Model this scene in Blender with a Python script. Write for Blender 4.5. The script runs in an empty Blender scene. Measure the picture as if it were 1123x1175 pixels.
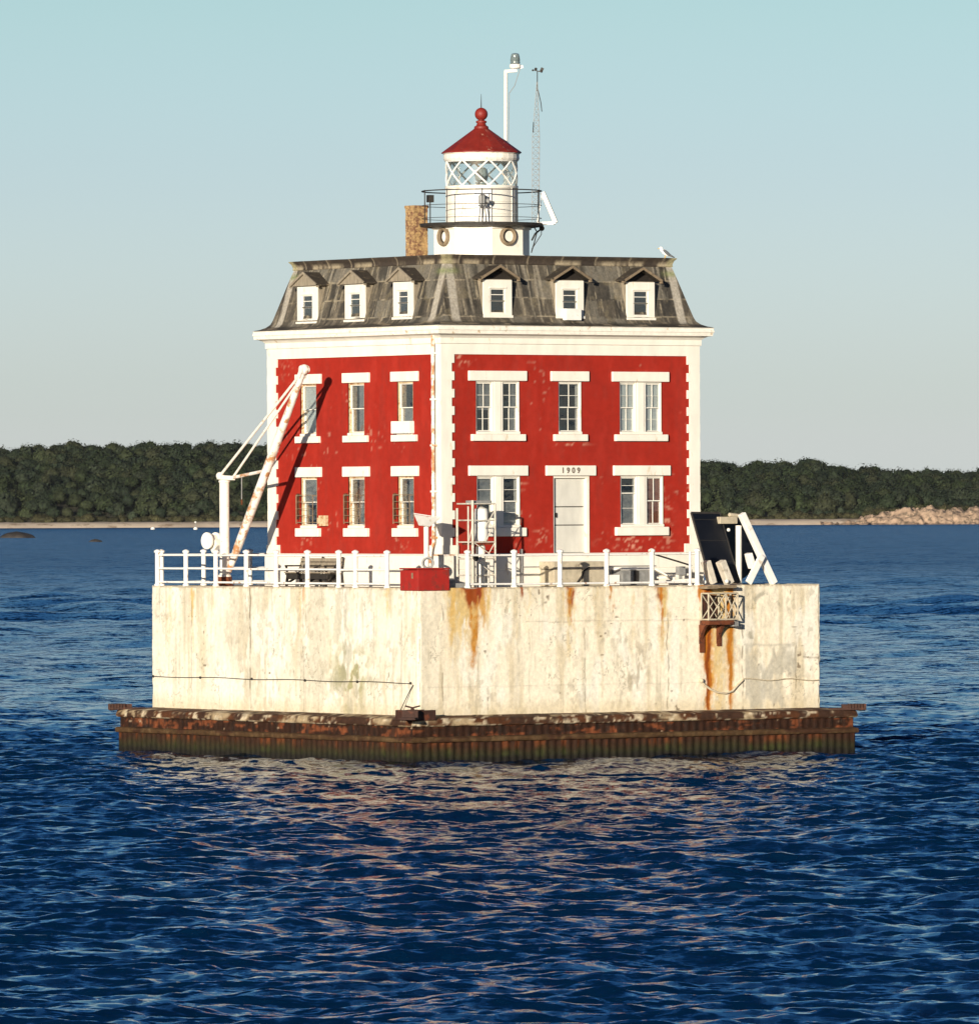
import bpy, math, random
import numpy as np
from mathutils import Vector, Matrix
R = math.radians
rng = np.random.default_rng(7); random.seed(7)
SC = bpy.context.scene; COL = SC.collection

# ------------------------------------------------------------------ camera
FPX, DIST, HEYE = 9403.7, 270.2, 8.012
TH, PAN, PITCH, ROLL = 0.6028, 0.0008, -0.0004, -0.0042
PW, PH = 1123.0, 1175.0
FW = Vector((math.sin(TH), math.cos(TH), 0)); RT = Vector((math.cos(TH), -math.sin(TH), 0)); UP = Vector((0, 0, 1))
CAM = -DIST*FW + HEYE*UP
r2 = math.cos(PAN)*RT - math.sin(PAN)*FW; f2 = math.sin(PAN)*RT + math.cos(PAN)*FW
f3 = math.cos(PITCH)*f2 + math.sin(PITCH)*UP; u3 = -math.sin(PITCH)*f2 + math.cos(PITCH)*UP
r4 = math.cos(ROLL)*r2 + math.sin(ROLL)*u3; u4 = -math.sin(ROLL)*r2 + math.cos(ROLL)*u3
cd = bpy.data.cameras.new('camera'); cam = bpy.data.objects.new('camera', cd); COL.objects.link(cam)
m3 = Matrix((r4, u4, -f3)).transposed()
cam.matrix_world = Matrix.Translation(CAM) @ m3.to_4x4()
cd.sensor_fit = 'AUTO'; cd.sensor_width = 36; cd.lens = 36*FPX/PH
cd.clip_start = 1; cd.clip_end = 40000
SC.camera = cam

# ------------------------------------------------------------------ light
SUN_AZ, SUN_EL = R(17.5), R(9.0)          # sun stands to the left behind the photographer, low
to_sun = (-math.sin(SUN_AZ)*RT - math.cos(SUN_AZ)*FW)*math.cos(SUN_EL) + UP*math.sin(SUN_EL)
sl = bpy.data.lights.new('sun', 'SUN'); sl.energy = 5.0; sl.angle = R(0.5); sl.color = (1.0, 0.90, 0.75)
so = bpy.data.objects.new('sun', sl); COL.objects.link(so)
so.rotation_euler = to_sun.to_track_quat('Z', 'Y').to_euler(); so.location = (0, 0, 60)
SKYK = .98
w = bpy.data.worlds.new('World'); SC.world = w; w.use_nodes = True
nt = w.node_tree; nt.nodes.clear()
sky = nt.nodes.new('ShaderNodeTexSky'); sky.sky_type = 'NISHITA'; sky.sun_disc = False
sky.sun_elevation = SUN_EL; sky.sun_rotation = math.atan2(to_sun.x, to_sun.y)
sky.air_density = 1.0; sky.dust_density = 0.6; sky.ozone_density = 3.0
bg = nt.nodes.new('ShaderNodeBackground'); bg.inputs[1].default_value = 0.10
wo = nt.nodes.new('ShaderNodeOutputWorld')
# tint of the evening sky with height above the horizon
tcs = nt.nodes.new('ShaderNodeTexCoord'); sep = nt.nodes.new('ShaderNodeSeparateXYZ'); nt.links.new(tcs.outputs['Generated'], sep.inputs[0])
ramp = nt.nodes.new('ShaderNodeValToRGB'); SKYGAIN = [(0.0, (1.62, 1.80, 2.80)), (.0084, (1.39, 1.52, 2.37)), (.0133, (1.26, 1.39, 2.10)), (.0196, (1.211, 1.314, 1.962)), (.0409, (1.08, 1.128, 1.562)), (.0621, (1.014, 1.08, 1.25)), (.085, (.52, .77, 1.04)), (.15, (.20, .46, .80)), (.4, (.06, .21, .42))]
while len(ramp.color_ramp.elements) < len(SKYGAIN): ramp.color_ramp.elements.new(.5)
for e, (p_, c_) in zip(ramp.color_ramp.elements, SKYGAIN): e.position = p_; e.color = (*[x*SKYK/3 for x in c_], 1)
nt.links.new(sep.outputs[2], ramp.inputs[0])
mul = nt.nodes.new('ShaderNodeMix'); mul.data_type = 'RGBA'; mul.blend_type = 'MULTIPLY'; mul.inputs['Factor'].default_value = 1
nt.links.new(sky.outputs[0], mul.inputs['A']); nt.links.new(ramp.outputs[0], mul.inputs['B'])
nt.links.new(mul.outputs['Result'], bg.inputs[0]); bg.inputs[1].default_value = .30; nt.links.new(bg.outputs[0], wo.inputs[0])
SC.view_settings.view_transform = 'Standard'; SC.view_settings.look = 'None'
SC.view_settings.exposure = 0.42; SC.view_settings.gamma = 1; SC.view_settings.use_curve_mapping = False
SC.render.engine = 'CYCLES'
SC.cycles.max_bounces = 6; SC.cycles.transparent_max_bounces = 12

# ------------------------------------------------------------------ pixel -> place helpers (photo pixels on a known plane)
def ray(px, py):
    return (f3*FPX + r4*(px-PW/2) - u4*(py-PH/2)).normalized()
def pV(px, py, v): d = ray(px, py); return CAM + d*((v-CAM.y)/d.y)
def pU(px, py, u): d = ray(px, py); return CAM + d*((u-CAM.x)/d.x)
def pZ(px, py, z): d = ray(px, py); return CAM + d*((z-CAM.z)/d.z)
def pD(px, py, dep): d = ray(px, py); return CAM + d*((dep+DIST)/d.dot(FW))

# ------------------------------------------------------------------ noise
def _h(ix, iy, s):
    n = (ix.astype(np.int64)*374761393 + iy.astype(np.int64)*668265263 + s*1442695041) & 0x7fffffff
    n = ((n ^ (n >> 13))*1274126177) & 0x7fffffff
    n = (n ^ (n >> 16)) & 0xffff
    return n/65535.0
def vn(x, y, s=0):
    ix, iy = np.floor(x), np.floor(y); fx, fy = x-ix, y-iy
    fx = fx*fx*(3-2*fx); fy = fy*fy*(3-2*fy)
    a, b, c, d = _h(ix, iy, s), _h(ix+1, iy, s), _h(ix, iy+1, s), _h(ix+1, iy+1, s)
    return (a*(1-fx)+b*fx)*(1-fy) + (c*(1-fx)+d*fx)*fy
def fbm(x, y, s=0, o=4):
    t = np.zeros(np.broadcast(x, y).shape); amp, tot = 1.0, 0.0
    for k in range(o):
        t = t + amp*vn(x*2**k+17.3*k, y*2**k-9.1*k, s+k); tot += amp; amp *= .55
    return t/tot
def sstep(e0, e1, x):
    t = np.clip((x-e0)/(e1-e0), 0, 1); return t*t*(3-2*t)
def mixc(c, col, m):
    return c*(1-m[..., None]) + np.array(col)*m[..., None]

# ------------------------------------------------------------------ materials
def M(name, col, rough=.6, var=.18, scale=6, bump=0.0, metal=0.0, stain=None, amount=.0, sscale=3, zs=1.0, attr=False, spec=.4):
    m = bpy.data.materials.new(name); m.use_nodes = True; t = m.node_tree; N = t.nodes; L = t.links
    p = N['Principled BSDF']; p.inputs['Roughness'].default_value = rough; p.inputs['Metallic'].default_value = metal
    p.inputs['Specular IOR Level'].default_value = spec
    tc = N.new('ShaderNodeTexCoord'); mp = N.new('ShaderNodeMapping'); mp.inputs['Scale'].default_value = (1, 1, zs)
    L.new(tc.outputs['Object'], mp.inputs['Vector'])
    n1 = N.new('ShaderNodeTexNoise'); n1.inputs['Scale'].default_value = scale; n1.inputs['Detail'].default_value = 6
    L.new(mp.outputs[0], n1.inputs['Vector'])
    mr = N.new('ShaderNodeMapRange'); mr.inputs['From Min'].default_value = .3; mr.inputs['From Max'].default_value = .7
    mr.inputs['To Min'].default_value = 1-var; mr.inputs['To Max'].default_value = 1+var*.6
    L.new(n1.outputs['Fac'], mr.inputs['Value'])
    mu = N.new('ShaderNodeMix'); mu.data_type = 'RGBA'; mu.blend_type = 'MULTIPLY'; mu.inputs['Factor'].default_value = 1
    if attr:
        at = N.new('ShaderNodeAttribute'); at.attribute_name = 'Col'; L.new(at.outputs['Color'], mu.inputs['A'])
    else: mu.inputs['A'].default_value = (*col, 1)
    L.new(mr.outputs[0], mu.inputs['B'])
    out = mu.outputs['Result']
    if stain:
        n2 = N.new('ShaderNodeTexNoise'); n2.inputs['Scale'].default_value = sscale; n2.inputs['Detail'].default_value = 8
        n2.inputs['Roughness'].default_value = .65
        L.new(mp.outputs[0], n2.inputs['Vector'])
        r = N.new('ShaderNodeMapRange'); r.inputs['From Min'].default_value = .62-amount*.3; r.inputs['From Max'].default_value = .72-amount*.3
        L.new(n2.outputs['Fac'], r.inputs['Value'])
        mx = N.new('ShaderNodeMix'); mx.data_type = 'RGBA'; L.new(r.outputs[0], mx.inputs['Factor'])
        L.new(out, mx.inputs['A']); mx.inputs['B'].default_value = (*stain, 1); out = mx.outputs['Result']
    L.new(out, p.inputs['Base Color'])
    if bump:
        b = N.new('ShaderNodeBump'); b.inputs['Strength'].default_value = .6; b.inputs['Distance'].default_value = bump
        n3 = N.new('ShaderNodeTexNoise'); n3.inputs['Scale'].default_value = scale*3; n3.inputs['Detail'].default_value = 5
        L.new(mp.outputs[0], n3.inputs['Vector']); L.new(n3.outputs['Fac'], b.inputs['Height']); L.new(b.outputs[0], p.inputs['Normal'])
    return m
RUST = (.17, .045, .013)
MAT = dict(
    white=M('white_paint', (.79, .75, .655), .5, .08, 3, .004, stain=(.58, .46, .28), amount=.02, sscale=4, zs=.35),
    white_rust=M('white_paint_rusting', (.80, .76, .68), .5, .12, 5, .004, stain=(.46, .22, .09), amount=.42, sscale=3.2),
    white_worn=M('white_paint_worn', (.80, .76, .66), .55, .12, 5, .004, stain=(.42, .28, .13), amount=.06, sscale=4),
    doorpaint=M('door_paint', (.60, .585, .52), .5, .1, 4, zs=.4), board=M('white_board', (.80, .78, .72), .5, .08, 4, stain=(.55, .45, .32), amount=.1),
    rail=M('rail_paint', (.82, .80, .74), .45, .06, 4, stain=(.40, .20, .08), amount=.10, sscale=5),
    tan=M('weathered_frame', (.60, .46, .28), .6, .25, 8, stain=(.35, .15, .05), amount=.35, sscale=7),
    red=M('red_wall_paint', (.40, .02, .014), .75, .10, 5, .006, attr=True, spec=.12),
    redmetal=M('red_metal', (.22, .019, .011), .55, .2, 3, stain=(.55, .32, .22), amount=.0, sscale=5),
    redbox=M('red_box_paint', (.34, .020, .013), .5, .15, 4, stain=(.20, .03, .02), amount=.3, sscale=5),
    pier=M('painted_concrete', (.7, .65, .5), .75, .12, 9, .012, attr=True, spec=.2),
    crib=M('rusted_steel', (.2, .1, .05), .8, .35, 7, .02, attr=True, spec=.2),
    slate=M('mansard_slate', (.1, .08, .05), .65, .3, 14, .01, attr=True),
    deck=M('deck_concrete', (.40, .35, .27), .8, .2, 3, .01),
    darkslate=M('dormer_slate', (.045, .036, .026), .7, .4, 7, .01, stain=(.24, .19, .12), amount=.15),
    greywood=M('weathered_wood', (.28, .235, .17), .7, .3, 9, .006, zs=.3),
    darkbrown=M('dark_brown', (.022, .017, .013), .7, .3, 9, zs=.3),
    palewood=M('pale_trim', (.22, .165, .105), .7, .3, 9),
    rust=M('rust', RUST, .8, .45, 6, .006, stain=(.06, .018, .009), amount=.45, sscale=6),
    darkrust=M('dark_rust', (.045, .017, .010), .8, .4, 6, .006, stain=(.12, .032, .012), amount=.2),
    darkiron=M('dark_iron', (.03, .026, .022), .6, .3, 8),
    galv=M('galvanised_steel', (.45, .43, .40), .45, .2, 8, metal=.3),
    greysteel=M('grey_steel', (.26, .26, .25), .5, .2, 6),
    brick=M('chimney_brick', (.42, .27, .12), .8, .4, 9, .02, stain=(.18, .09, .05), amount=.45, sscale=8),
    concrete=M('pale_concrete', (.58, .53, .44), .8, .2, 5, .008, stain=(.3, .26, .2), amount=.2),
    beige=M('beige_panel', (.46, .40, .29), .7, .2, 5, stain=(.2, .16, .11), amount=.1),
    greyblock=M('grey_block', (.22, .22, .21), .7, .3, 6),
    pv=M('solar_cells', (.006, .007, .010), .35, .2, 3),
    room=M('dark_room', (.035, .032, .03), .8, .3, 2),
    curtain=M('pale_curtain', (.78, .80, .74), .8, .2, 8, zs=.1),
    redcurtain=M('rust_curtain', (.36, .14, .08), .8, .25, 8, zs=.1),
    pane_backing=M('grey_blind', (.30, .30, .28), .8, .2, 8),
    rope=M('rope', (.55, .47, .33), .8, .2, 20),
    sand=M('beach_sand', (.58, .47, .35), .9, .25, .05, stain=(.28, .2, .13), amount=.3, sscale=.08),
    rock=M('shore_rock', (.40, .28, .19), .85, .4, .3, .3, stain=(.16, .12, .08), amount=.4, sscale=.35),
    darkrock=M('wet_rock', (.035, .03, .026), .6, .4, 1.5, .1),
    soil=M('hill_soil', (.035, .032, .018), .9, .3, .05),
    foliage=M('foliage', (.05, .06, .03), .75, .6, .55, attr=True, spec=.15),
    gullwhite=M('gull_white', (.85, .85, .83), .7, .05, 20), gullgrey=M('gull_grey', (.10, .11, .12), .7, .1, 20),
    gullbeak=M('gull_beak', (.6, .35, .04), .5, .1, 20),
    text=M('numeral_paint', (.16, .13, .10), .6, .2, 9),
    lenscl=M('lens_glass', (.16, .20, .20), .15, .3, 12, spec=.8),
)
def glass(name, tint, fac):
    m = bpy.data.materials.new(name); m.use_nodes = True; t = m.node_tree; N = t.nodes; L = t.links
    N.remove(N['Principled BSDF'])
    a = N.new('ShaderNodeBsdfTransparent'); a.inputs[0].default_value = (*tint, 1)
    g = N.new('ShaderNodeBsdfGlossy'); g.inputs['Roughness'].default_value = .04
    lw = N.new('ShaderNodeLayerWeight'); lw.inputs['Blend'].default_value = .35
    tc = N.new('ShaderNodeTexCoord'); nz = N.new('ShaderNodeTexNoise'); nz.inputs['Scale'].default_value = 2.2
    b = N.new('ShaderNodeBump'); b.inputs['Strength'].default_value = .25; b.inputs['Distance'].default_value = .03
    L.new(tc.outputs['Object'], nz.inputs['Vector']); L.new(nz.outputs['Fac'], b.inputs['Height']); L.new(b.outputs[0], g.inputs['Normal'])
    mr = N.new('ShaderNodeMath'); mr.operation = 'MULTIPLY_ADD'; mr.inputs[1].default_value = .5; mr.inputs[2].default_value = fac
    L.new(lw.outputs['Fresnel'], mr.inputs[0])
    x = N.new('ShaderNodeMixShader'); L.new(mr.outputs[0], x.inputs[0]); L.new(a.outputs[0], x.inputs[1]); L.new(g.outputs[0], x.inputs[2])
    L.new(x.outputs[0], N['Material Output'].inputs[0]); return m
MAT['glass'] = glass('window_glass', (.94, .96, .97), .08)
MAT['clear'] = glass('lantern_glass', (.93, .96, .96), .04)

# ------------------------------------------------------------------ mesh building
class MB:
    def __init__(s): s.v = []; s.f = []
    def add(s, vs, fs):
        b = len(s.v); s.v += [tuple(x) for x in vs]; s.f += [tuple(b+i for i in f) for f in fs]; return s
    def hexa(s, p):  # 4 bottom, 4 top
        return s.add(p, [(0, 3, 2, 1), (4, 5, 6, 7), (0, 1, 5, 4), (1, 2, 6, 5), (2, 3, 7, 6), (3, 0, 4, 7)])
    def box(s, x0, x1, y0, y1, z0, z1):
        return s.hexa([(x0, y0, z0), (x1, y0, z0), (x1, y1, z0), (x0, y1, z0), (x0, y0, z1), (x1, y0, z1), (x1, y1, z1), (x0, y1, z1)])
    def fbox(s, face, a0, a1, d0, d1, z0, z1):   # box in wall coordinates: along, outward, up
        if face == 'R': return s.box(a0, a1, -SW-d1, -SW-d0, z0, z1)
        return s.box(-SW-d1, -SW-d0, a0, a1, z0, z1)
    def bar(s, p, q, wx, wy, side=(0, 0, 1)):    # rectangular bar from p to q
        p, q = Vector(p), Vector(q); d = (q-p).normalized(); sd = Vector(side)
        a = d.cross(sd)
        if a.length < 1e-4: a = d.cross(Vector((1, 0, 0)))
        a.normalize(); b = a.cross(d).normalized(); a = a*wx/2; b = b*wy/2
        return s.hexa([p-a-b, p+a-b, p+a+b, p-a+b, q-a-b, q+a-b, q+a+b, q-a+b])
    def tube(s, p, q, r, n=8, r1=None):
        p, q = Vector(p), Vector(q); d = (q-p).normalized(); r1 = r if r1 is None else r1
        a = d.orthogonal().normalized(); b = d.cross(a)
        vs = []
        for (c, rr) in ((p, r), (q, r1)):
            for k in range(n):
                t = 2*math.pi*k/n; vs.append(c + (a*math.cos(t)+b*math.sin(t))*rr)
        fs = [(k, (k+1) % n, n+(k+1) % n, n+k) for k in range(n)] + [tuple(range(n-1, -1, -1)), tuple(range(n, 2*n))]
        return s.add(vs, fs)
    def path(s, pts, r, n=6):
        for a, b in zip(pts[:-1], pts[1:]): s.tube(a, b, r, n)
        return s
    def lathe(s, c, prof, n=24, ph=0.0, caps=True):
        vs = [(c[0]+r*math.cos(ph+2*math.pi*k/n), c[1]+r*math.sin(ph+2*math.pi*k/n), z) for r, z in prof for k in range(n)]
        fs = [(i*n+k, i*n+(k+1) % n, (i+1)*n+(k+1) % n, (i+1)*n+k) for i in range(len(prof)-1) for k in range(n)]
        if caps: fs += [tuple(range(n-1, -1, -1)), tuple(range((len(prof)-1)*n, len(prof)*n))]
        return s.add(vs, fs)
    def sq(s, prof, caps=False):                 # square rings centred on the station
        vs = []
        for h, z in prof: vs += [(-h, -h, z), (h, -h, z), (h, h, z), (-h, h, z)]
        fs = [(i*4+k, i*4+(k+1) % 4, (i+1)*4+(k+1) % 4, (i+1)*4+k) for i in range(len(prof)-1) for k in range(4)]
        if caps: n = len(prof); fs += [(3, 2, 1, 0), (n*4-4, n*4-3, n*4-2, n*4-1)]
        return s.add(vs, fs)
    def ball(s, c, r, n=12, m=8, sc=(1, 1, 1), rot=None):
        vs = []
        for i in range(m+1):
            t = math.pi*i/m
            for k in range(n):
                v = Vector((r*math.sin(t)*math.cos(2*math.pi*k/n)*sc[0], r*math.sin(t)*math.sin(2*math.pi*k/n)*sc[1], -r*math.cos(t)*sc[2]))
                if rot is not None: v = rot @ v
                vs.append(Vector(c)+v)
        return s.add(vs, [(i*n+k, i*n+(k+1) % n, (i+1)*n+(k+1) % n, (i+1)*n+k) for i in range(m) for k in range(n)])
    def torus(s, c, ax, R0, r, n=20, m=8, sc=1.0):
        ax = Vector(ax).normalized(); a = ax.orthogonal().normalized()
        if abs(ax.z) < .5: a = ax.cross(UP).normalized()
        b = ax.cross(a); vs = []
        for k in range(n):
            t = 2*math.pi*k/n; d = a*math.cos(t)+b*math.sin(t)
            for j in range(m):
                u = 2*math.pi*j/m; vs.append(Vector(c)+d*(R0+r*math.cos(u))+ax*r*math.sin(u)*sc)
        return s.add(vs, [(k*m+j, ((k+1) % n)*m+j, ((k+1) % n)*m+(j+1) % m, k*m+(j+1) % m) for k in range(n) for j in range(m)])
    def build(s, name, mat, parent=None, bevel=0, smooth=False):
        o0 = ROOT(parent)
        me = bpy.data.meshes.new(name); me.from_pydata([(x-o0[0], y-o0[1], z-o0[2]) for x, y, z in s.v], [], s.f); me.update()
        me.materials.append(MAT[mat]); o = bpy.data.objects.new(name, me); COL.objects.link(o)
        if parent: o.parent = parent
        if bevel:
            b = o.modifiers.new('bevel', 'BEVEL'); b.width = bevel; b.segments = 2; b.limit_method = 'ANGLE'
        if smooth:
            me.shade_smooth()
            if smooth is not True: me.set_sharp_from_angle(angle=smooth)
        return o
def ROOT(o):
    t = Vector((0, 0, 0))
    while o is not None: t += o.location; o = o.parent
    return t
def tag(o, label=None, cat=None, group=None, kind=None):
    if label: o['label'] = label
    if cat: o['category'] = cat
    if group: o['group'] = group
    if kind: o['kind'] = kind
    return o
def thing(name, label, cat, loc=(0, 0, 0), group=None):
    o = bpy.data.objects.new(name, None); COL.objects.link(o); o.location = loc; o.empty_display_size = .3
    return tag(o, label, cat, group)
def centre(o):      # give a one-mesh thing an origin at its base
    me = o.data; n = len(me.vertices); a = np.empty(n*3, np.float32); me.vertices.foreach_get('co', a); a = a.reshape(-1, 3)
    c = np.array([(a[:, 0].min()+a[:, 0].max())/2, (a[:, 1].min()+a[:, 1].max())/2, a[:, 2].min()])
    me.vertices.foreach_set('co', (a-c).astype(np.float32).ravel()); me.update(); o.location = tuple(c+np.array(o.location)); return o
def npmesh(name, V, F, mat, parent=None, col=None, smooth=False, uv=None):
    o0 = ROOT(parent); V = np.asarray(V, np.float32)-np.array(o0, np.float32); F = np.asarray(F, np.int32); k = F.shape[1]
    me = bpy.data.meshes.new(name); me.vertices.add(len(V)); me.vertices.foreach_set('co', V.ravel())
    me.loops.add(F.size); me.loops.foreach_set('vertex_index', F.ravel())
    me.polygons.add(len(F)); me.polygons.foreach_set('loop_start', np.arange(0, F.size, k, dtype=np.int32))
    me.polygons.foreach_set('loop_total', np.full(len(F), k, np.int32))
    if smooth: me.polygons.foreach_set('use_smooth', np.ones(len(F), bool))
    me.update(calc_edges=True)
    if col is not None:
        a = me.color_attributes.new('Col', 'FLOAT_COLOR', 'POINT')
        a.data.foreach_set('color', np.concatenate([np.clip(col, 0, 1), np.ones((len(V), 1))], 1).astype(np.float32).ravel())
    me.validate(); me.materials.append(MAT[mat]); o = bpy.data.objects.new(name, me); COL.objects.link(o)
    if parent: o.parent = parent
    return o
def gquads(nr, nc, base=0, mask=None, flip=False):
    i = np.arange(nr-1)[:, None]*nc + np.arange(nc-1)[None, :]
    q = np.stack([i, i+1, i+nc+1, i+nc], -1)
    if flip: q = q[..., ::-1]
    return (q[mask] if mask is not None else q.reshape(-1, 4)) + base

SW, SP, SK = 10.1525/2, 15.85/2, 17.553/2
ZK, ZP0, ZP1, ZC, ZM = 1.393, 1.4726, 5.506, 13.912, 16.207
def aR(px, d=0): return pV(px, 600, -SW-d).x
def aL(px, d=0): return pU(px, 600, -SW-d).y
def zR(px, py, d=0): return pV(px, py, -SW-d).z
def zL(px, py, d=0): return pU(px, py, -SW-d).z

# ================================================================== WATER
def make_water():
    def axis(lo, hi, st, far_lo, far_hi, g):
        c = list(np.arange(lo, hi, st)); s = st; x = c[-1]
        while x < far_hi: s *= g; x += s; c.append(x)
        s = st; x = c[0]; pre = []
        while x > far_lo: s *= g; x -= s; pre.append(x)
        return np.array(pre[::-1]+c)
    xs = axis(-24, 24, .09, -9000, 9000, 1.06); ys = axis(-142, 5, .11, -1500, 12000, 1.0125)
    X, Y = np.meshgrid(xs.astype(np.float32), ys.astype(np.float32)); sx = np.gradient(xs)[None, :].astype(np.float32); sy = np.gradient(ys)[:, None].astype(np.float32)
    dx = np.zeros_like(X); dy = np.zeros_like(X); dz = np.zeros_like(X)
    r = np.random.default_rng(11); nw = 110
    lam = np.exp(np.linspace(np.log(.42), np.log(32.0), nw))*r.uniform(.95, 1.05, nw)
    r0 = int(np.searchsorted(ys, 60))
    for l in lam:
        ang = r.normal(R(252), R(48)); k = 2*np.pi/l; kx, ky = k*math.cos(ang), k*math.sin(ang)
        ph = r.uniform(0, 6.283, 5)
        b0 = r0 if l > 10 else 0                      # the long waves belong to the open water beyond the lighthouse
        sl_ = slice(b0, None); x_, y_ = X[sl_], Y[sl_]
        proj = np.maximum(abs(math.cos(ang))*sx, abs(math.sin(ang))*sy[sl_])
        far = sstep(60, 400, y_[:, :1]) if l > 10 else sstep(-10, 250, y_[:, :1])
        near_a = .0082*l*(1.0 if l < 1.6 else (1.6/l)**.75) if l <= 10 else 0.0
        a = (near_a*(1-far)+.0048*l*far)*sstep(1.0, 1.7, l/(3.0*proj))
        q1, q2 = 2*np.pi/(l*r.uniform(3.3, 5.2)), 2*np.pi/(l*r.uniform(3.3, 5.2)); c1, s1 = math.cos(ang+.9), math.sin(ang+.9)
        a = a*(.62+.38*np.sin(q1*(c1*x_+s1*y_)+ph[1])*np.sin(q2*(s1*x_-c1*y_)+ph[2])*1.9)
        p = kx*x_+ky*y_+ph[0]; sn, cs = np.sin(p), np.cos(p)
        dz[sl_] += a*cs; dx[sl_] -= .7*a*sn*math.cos(ang); dy[sl_] -= .7*a*sn*math.sin(ang)
    V = np.stack([X+dx, Y+dy, dz], -1).reshape(-1, 3)
    m = bpy.data.materials.new('sea_water'); m.use_nodes = True; t = m.node_tree; N = t.nodes; L = t.links; p = N['Principled BSDF']
    p.inputs['Base Color'].default_value = (.0006, .012, .038, 1); p.inputs['Roughness'].default_value = .12; p.inputs['IOR'].default_value = 1.33; p.inputs['Specular Tint'].default_value = (.86, .93, 1, 1)
    # open water further out is ruffled more finely by the wind
    tcy = N.new('ShaderNodeTexCoord'); sy_ = N.new('ShaderNodeSeparateXYZ'); L.new(tcy.outputs['Object'], sy_.inputs[0])
    rr = N.new('ShaderNodeMapRange'); rr.inputs['From Min'].default_value = 20; rr.inputs['From Max'].default_value = 900; rr.inputs['To Min'].default_value = .12; rr.inputs['To Max'].default_value = .27
    L.new(sy_.outputs[1], rr.inputs['Value']); L.new(rr.outputs[0], p.inputs['Roughness'])
    # ripples too small for the mesh: tilt the shading normal by noise (same slopes near and far)
    tc = N.new('ShaderNodeTexCoord'); geo = N.new('ShaderNodeNewGeometry'); prev = geo.outputs['Normal']
    pat = N.new('ShaderNodeTexNoise'); pat.inputs['Scale'].default_value = .035; pat.inputs['Detail'].default_value = 3; L.new(tc.outputs['Object'], pat.inputs['Vector'])
    pr = N.new('ShaderNodeMapRange'); pr.inputs['From Min'].default_value = .3; pr.inputs['From Max'].default_value = .7; pr.inputs['To Min'].default_value = .6; pr.inputs['To Max'].default_value = 1.35; L.new(pat.outputs['Fac'], pr.inputs['Value'])
    for sc, k in ((.45, .85), (1.6, 1.1), (4.5, 1.1)):
        mp = N.new('ShaderNodeMapping'); mp.inputs['Scale'].default_value = (.75, 1.0, 1); mp.inputs['Rotation'].default_value = (0, 0, .2*sc); L.new(tc.outputs['Object'], mp.inputs[0])
        n = N.new('ShaderNodeTexNoise'); n.inputs['Scale'].default_value = sc; n.inputs['Detail'].default_value = 3; n.inputs['Distortion'].default_value = .5; L.new(mp.outputs[0], n.inputs['Vector'])
        sb = N.new('ShaderNodeVectorMath'); sb.operation = 'SUBTRACT'; sb.inputs[1].default_value = (.5, .5, .5); L.new(n.outputs['Color'], sb.inputs[0])
        ml = N.new('ShaderNodeVectorMath'); ml.operation = 'MULTIPLY'; ml.inputs[1].default_value = (k, k, 0); L.new(sb.outputs[0], ml.inputs[0])
        sc_ = N.new('ShaderNodeVectorMath'); sc_.operation = 'SCALE'; L.new(ml.outputs[0], sc_.inputs[0]); L.new(pr.outputs[0], sc_.inputs['Scale'])
        ad = N.new('ShaderNodeVectorMath'); ad.operation = 'ADD'; L.new(prev, ad.inputs[0]); L.new(sc_.outputs[0], ad.inputs[1]); prev = ad.outputs[0]
    nn = N.new('ShaderNodeVectorMath'); nn.operation = 'NORMALIZE'; L.new(prev, nn.inputs[0]); prev = nn.outputs[0]
    L.new(prev, p.inputs['Normal']); MAT['water'] = m
    o = npmesh('water', V, gquads(len(ys), len(xs)), 'water', smooth=True)
    o.rotation_euler.z = -TH; tag(o, kind='structure'); o['label'] = 'rippled dark blue sea around the lighthouse'
make_water()

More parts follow.
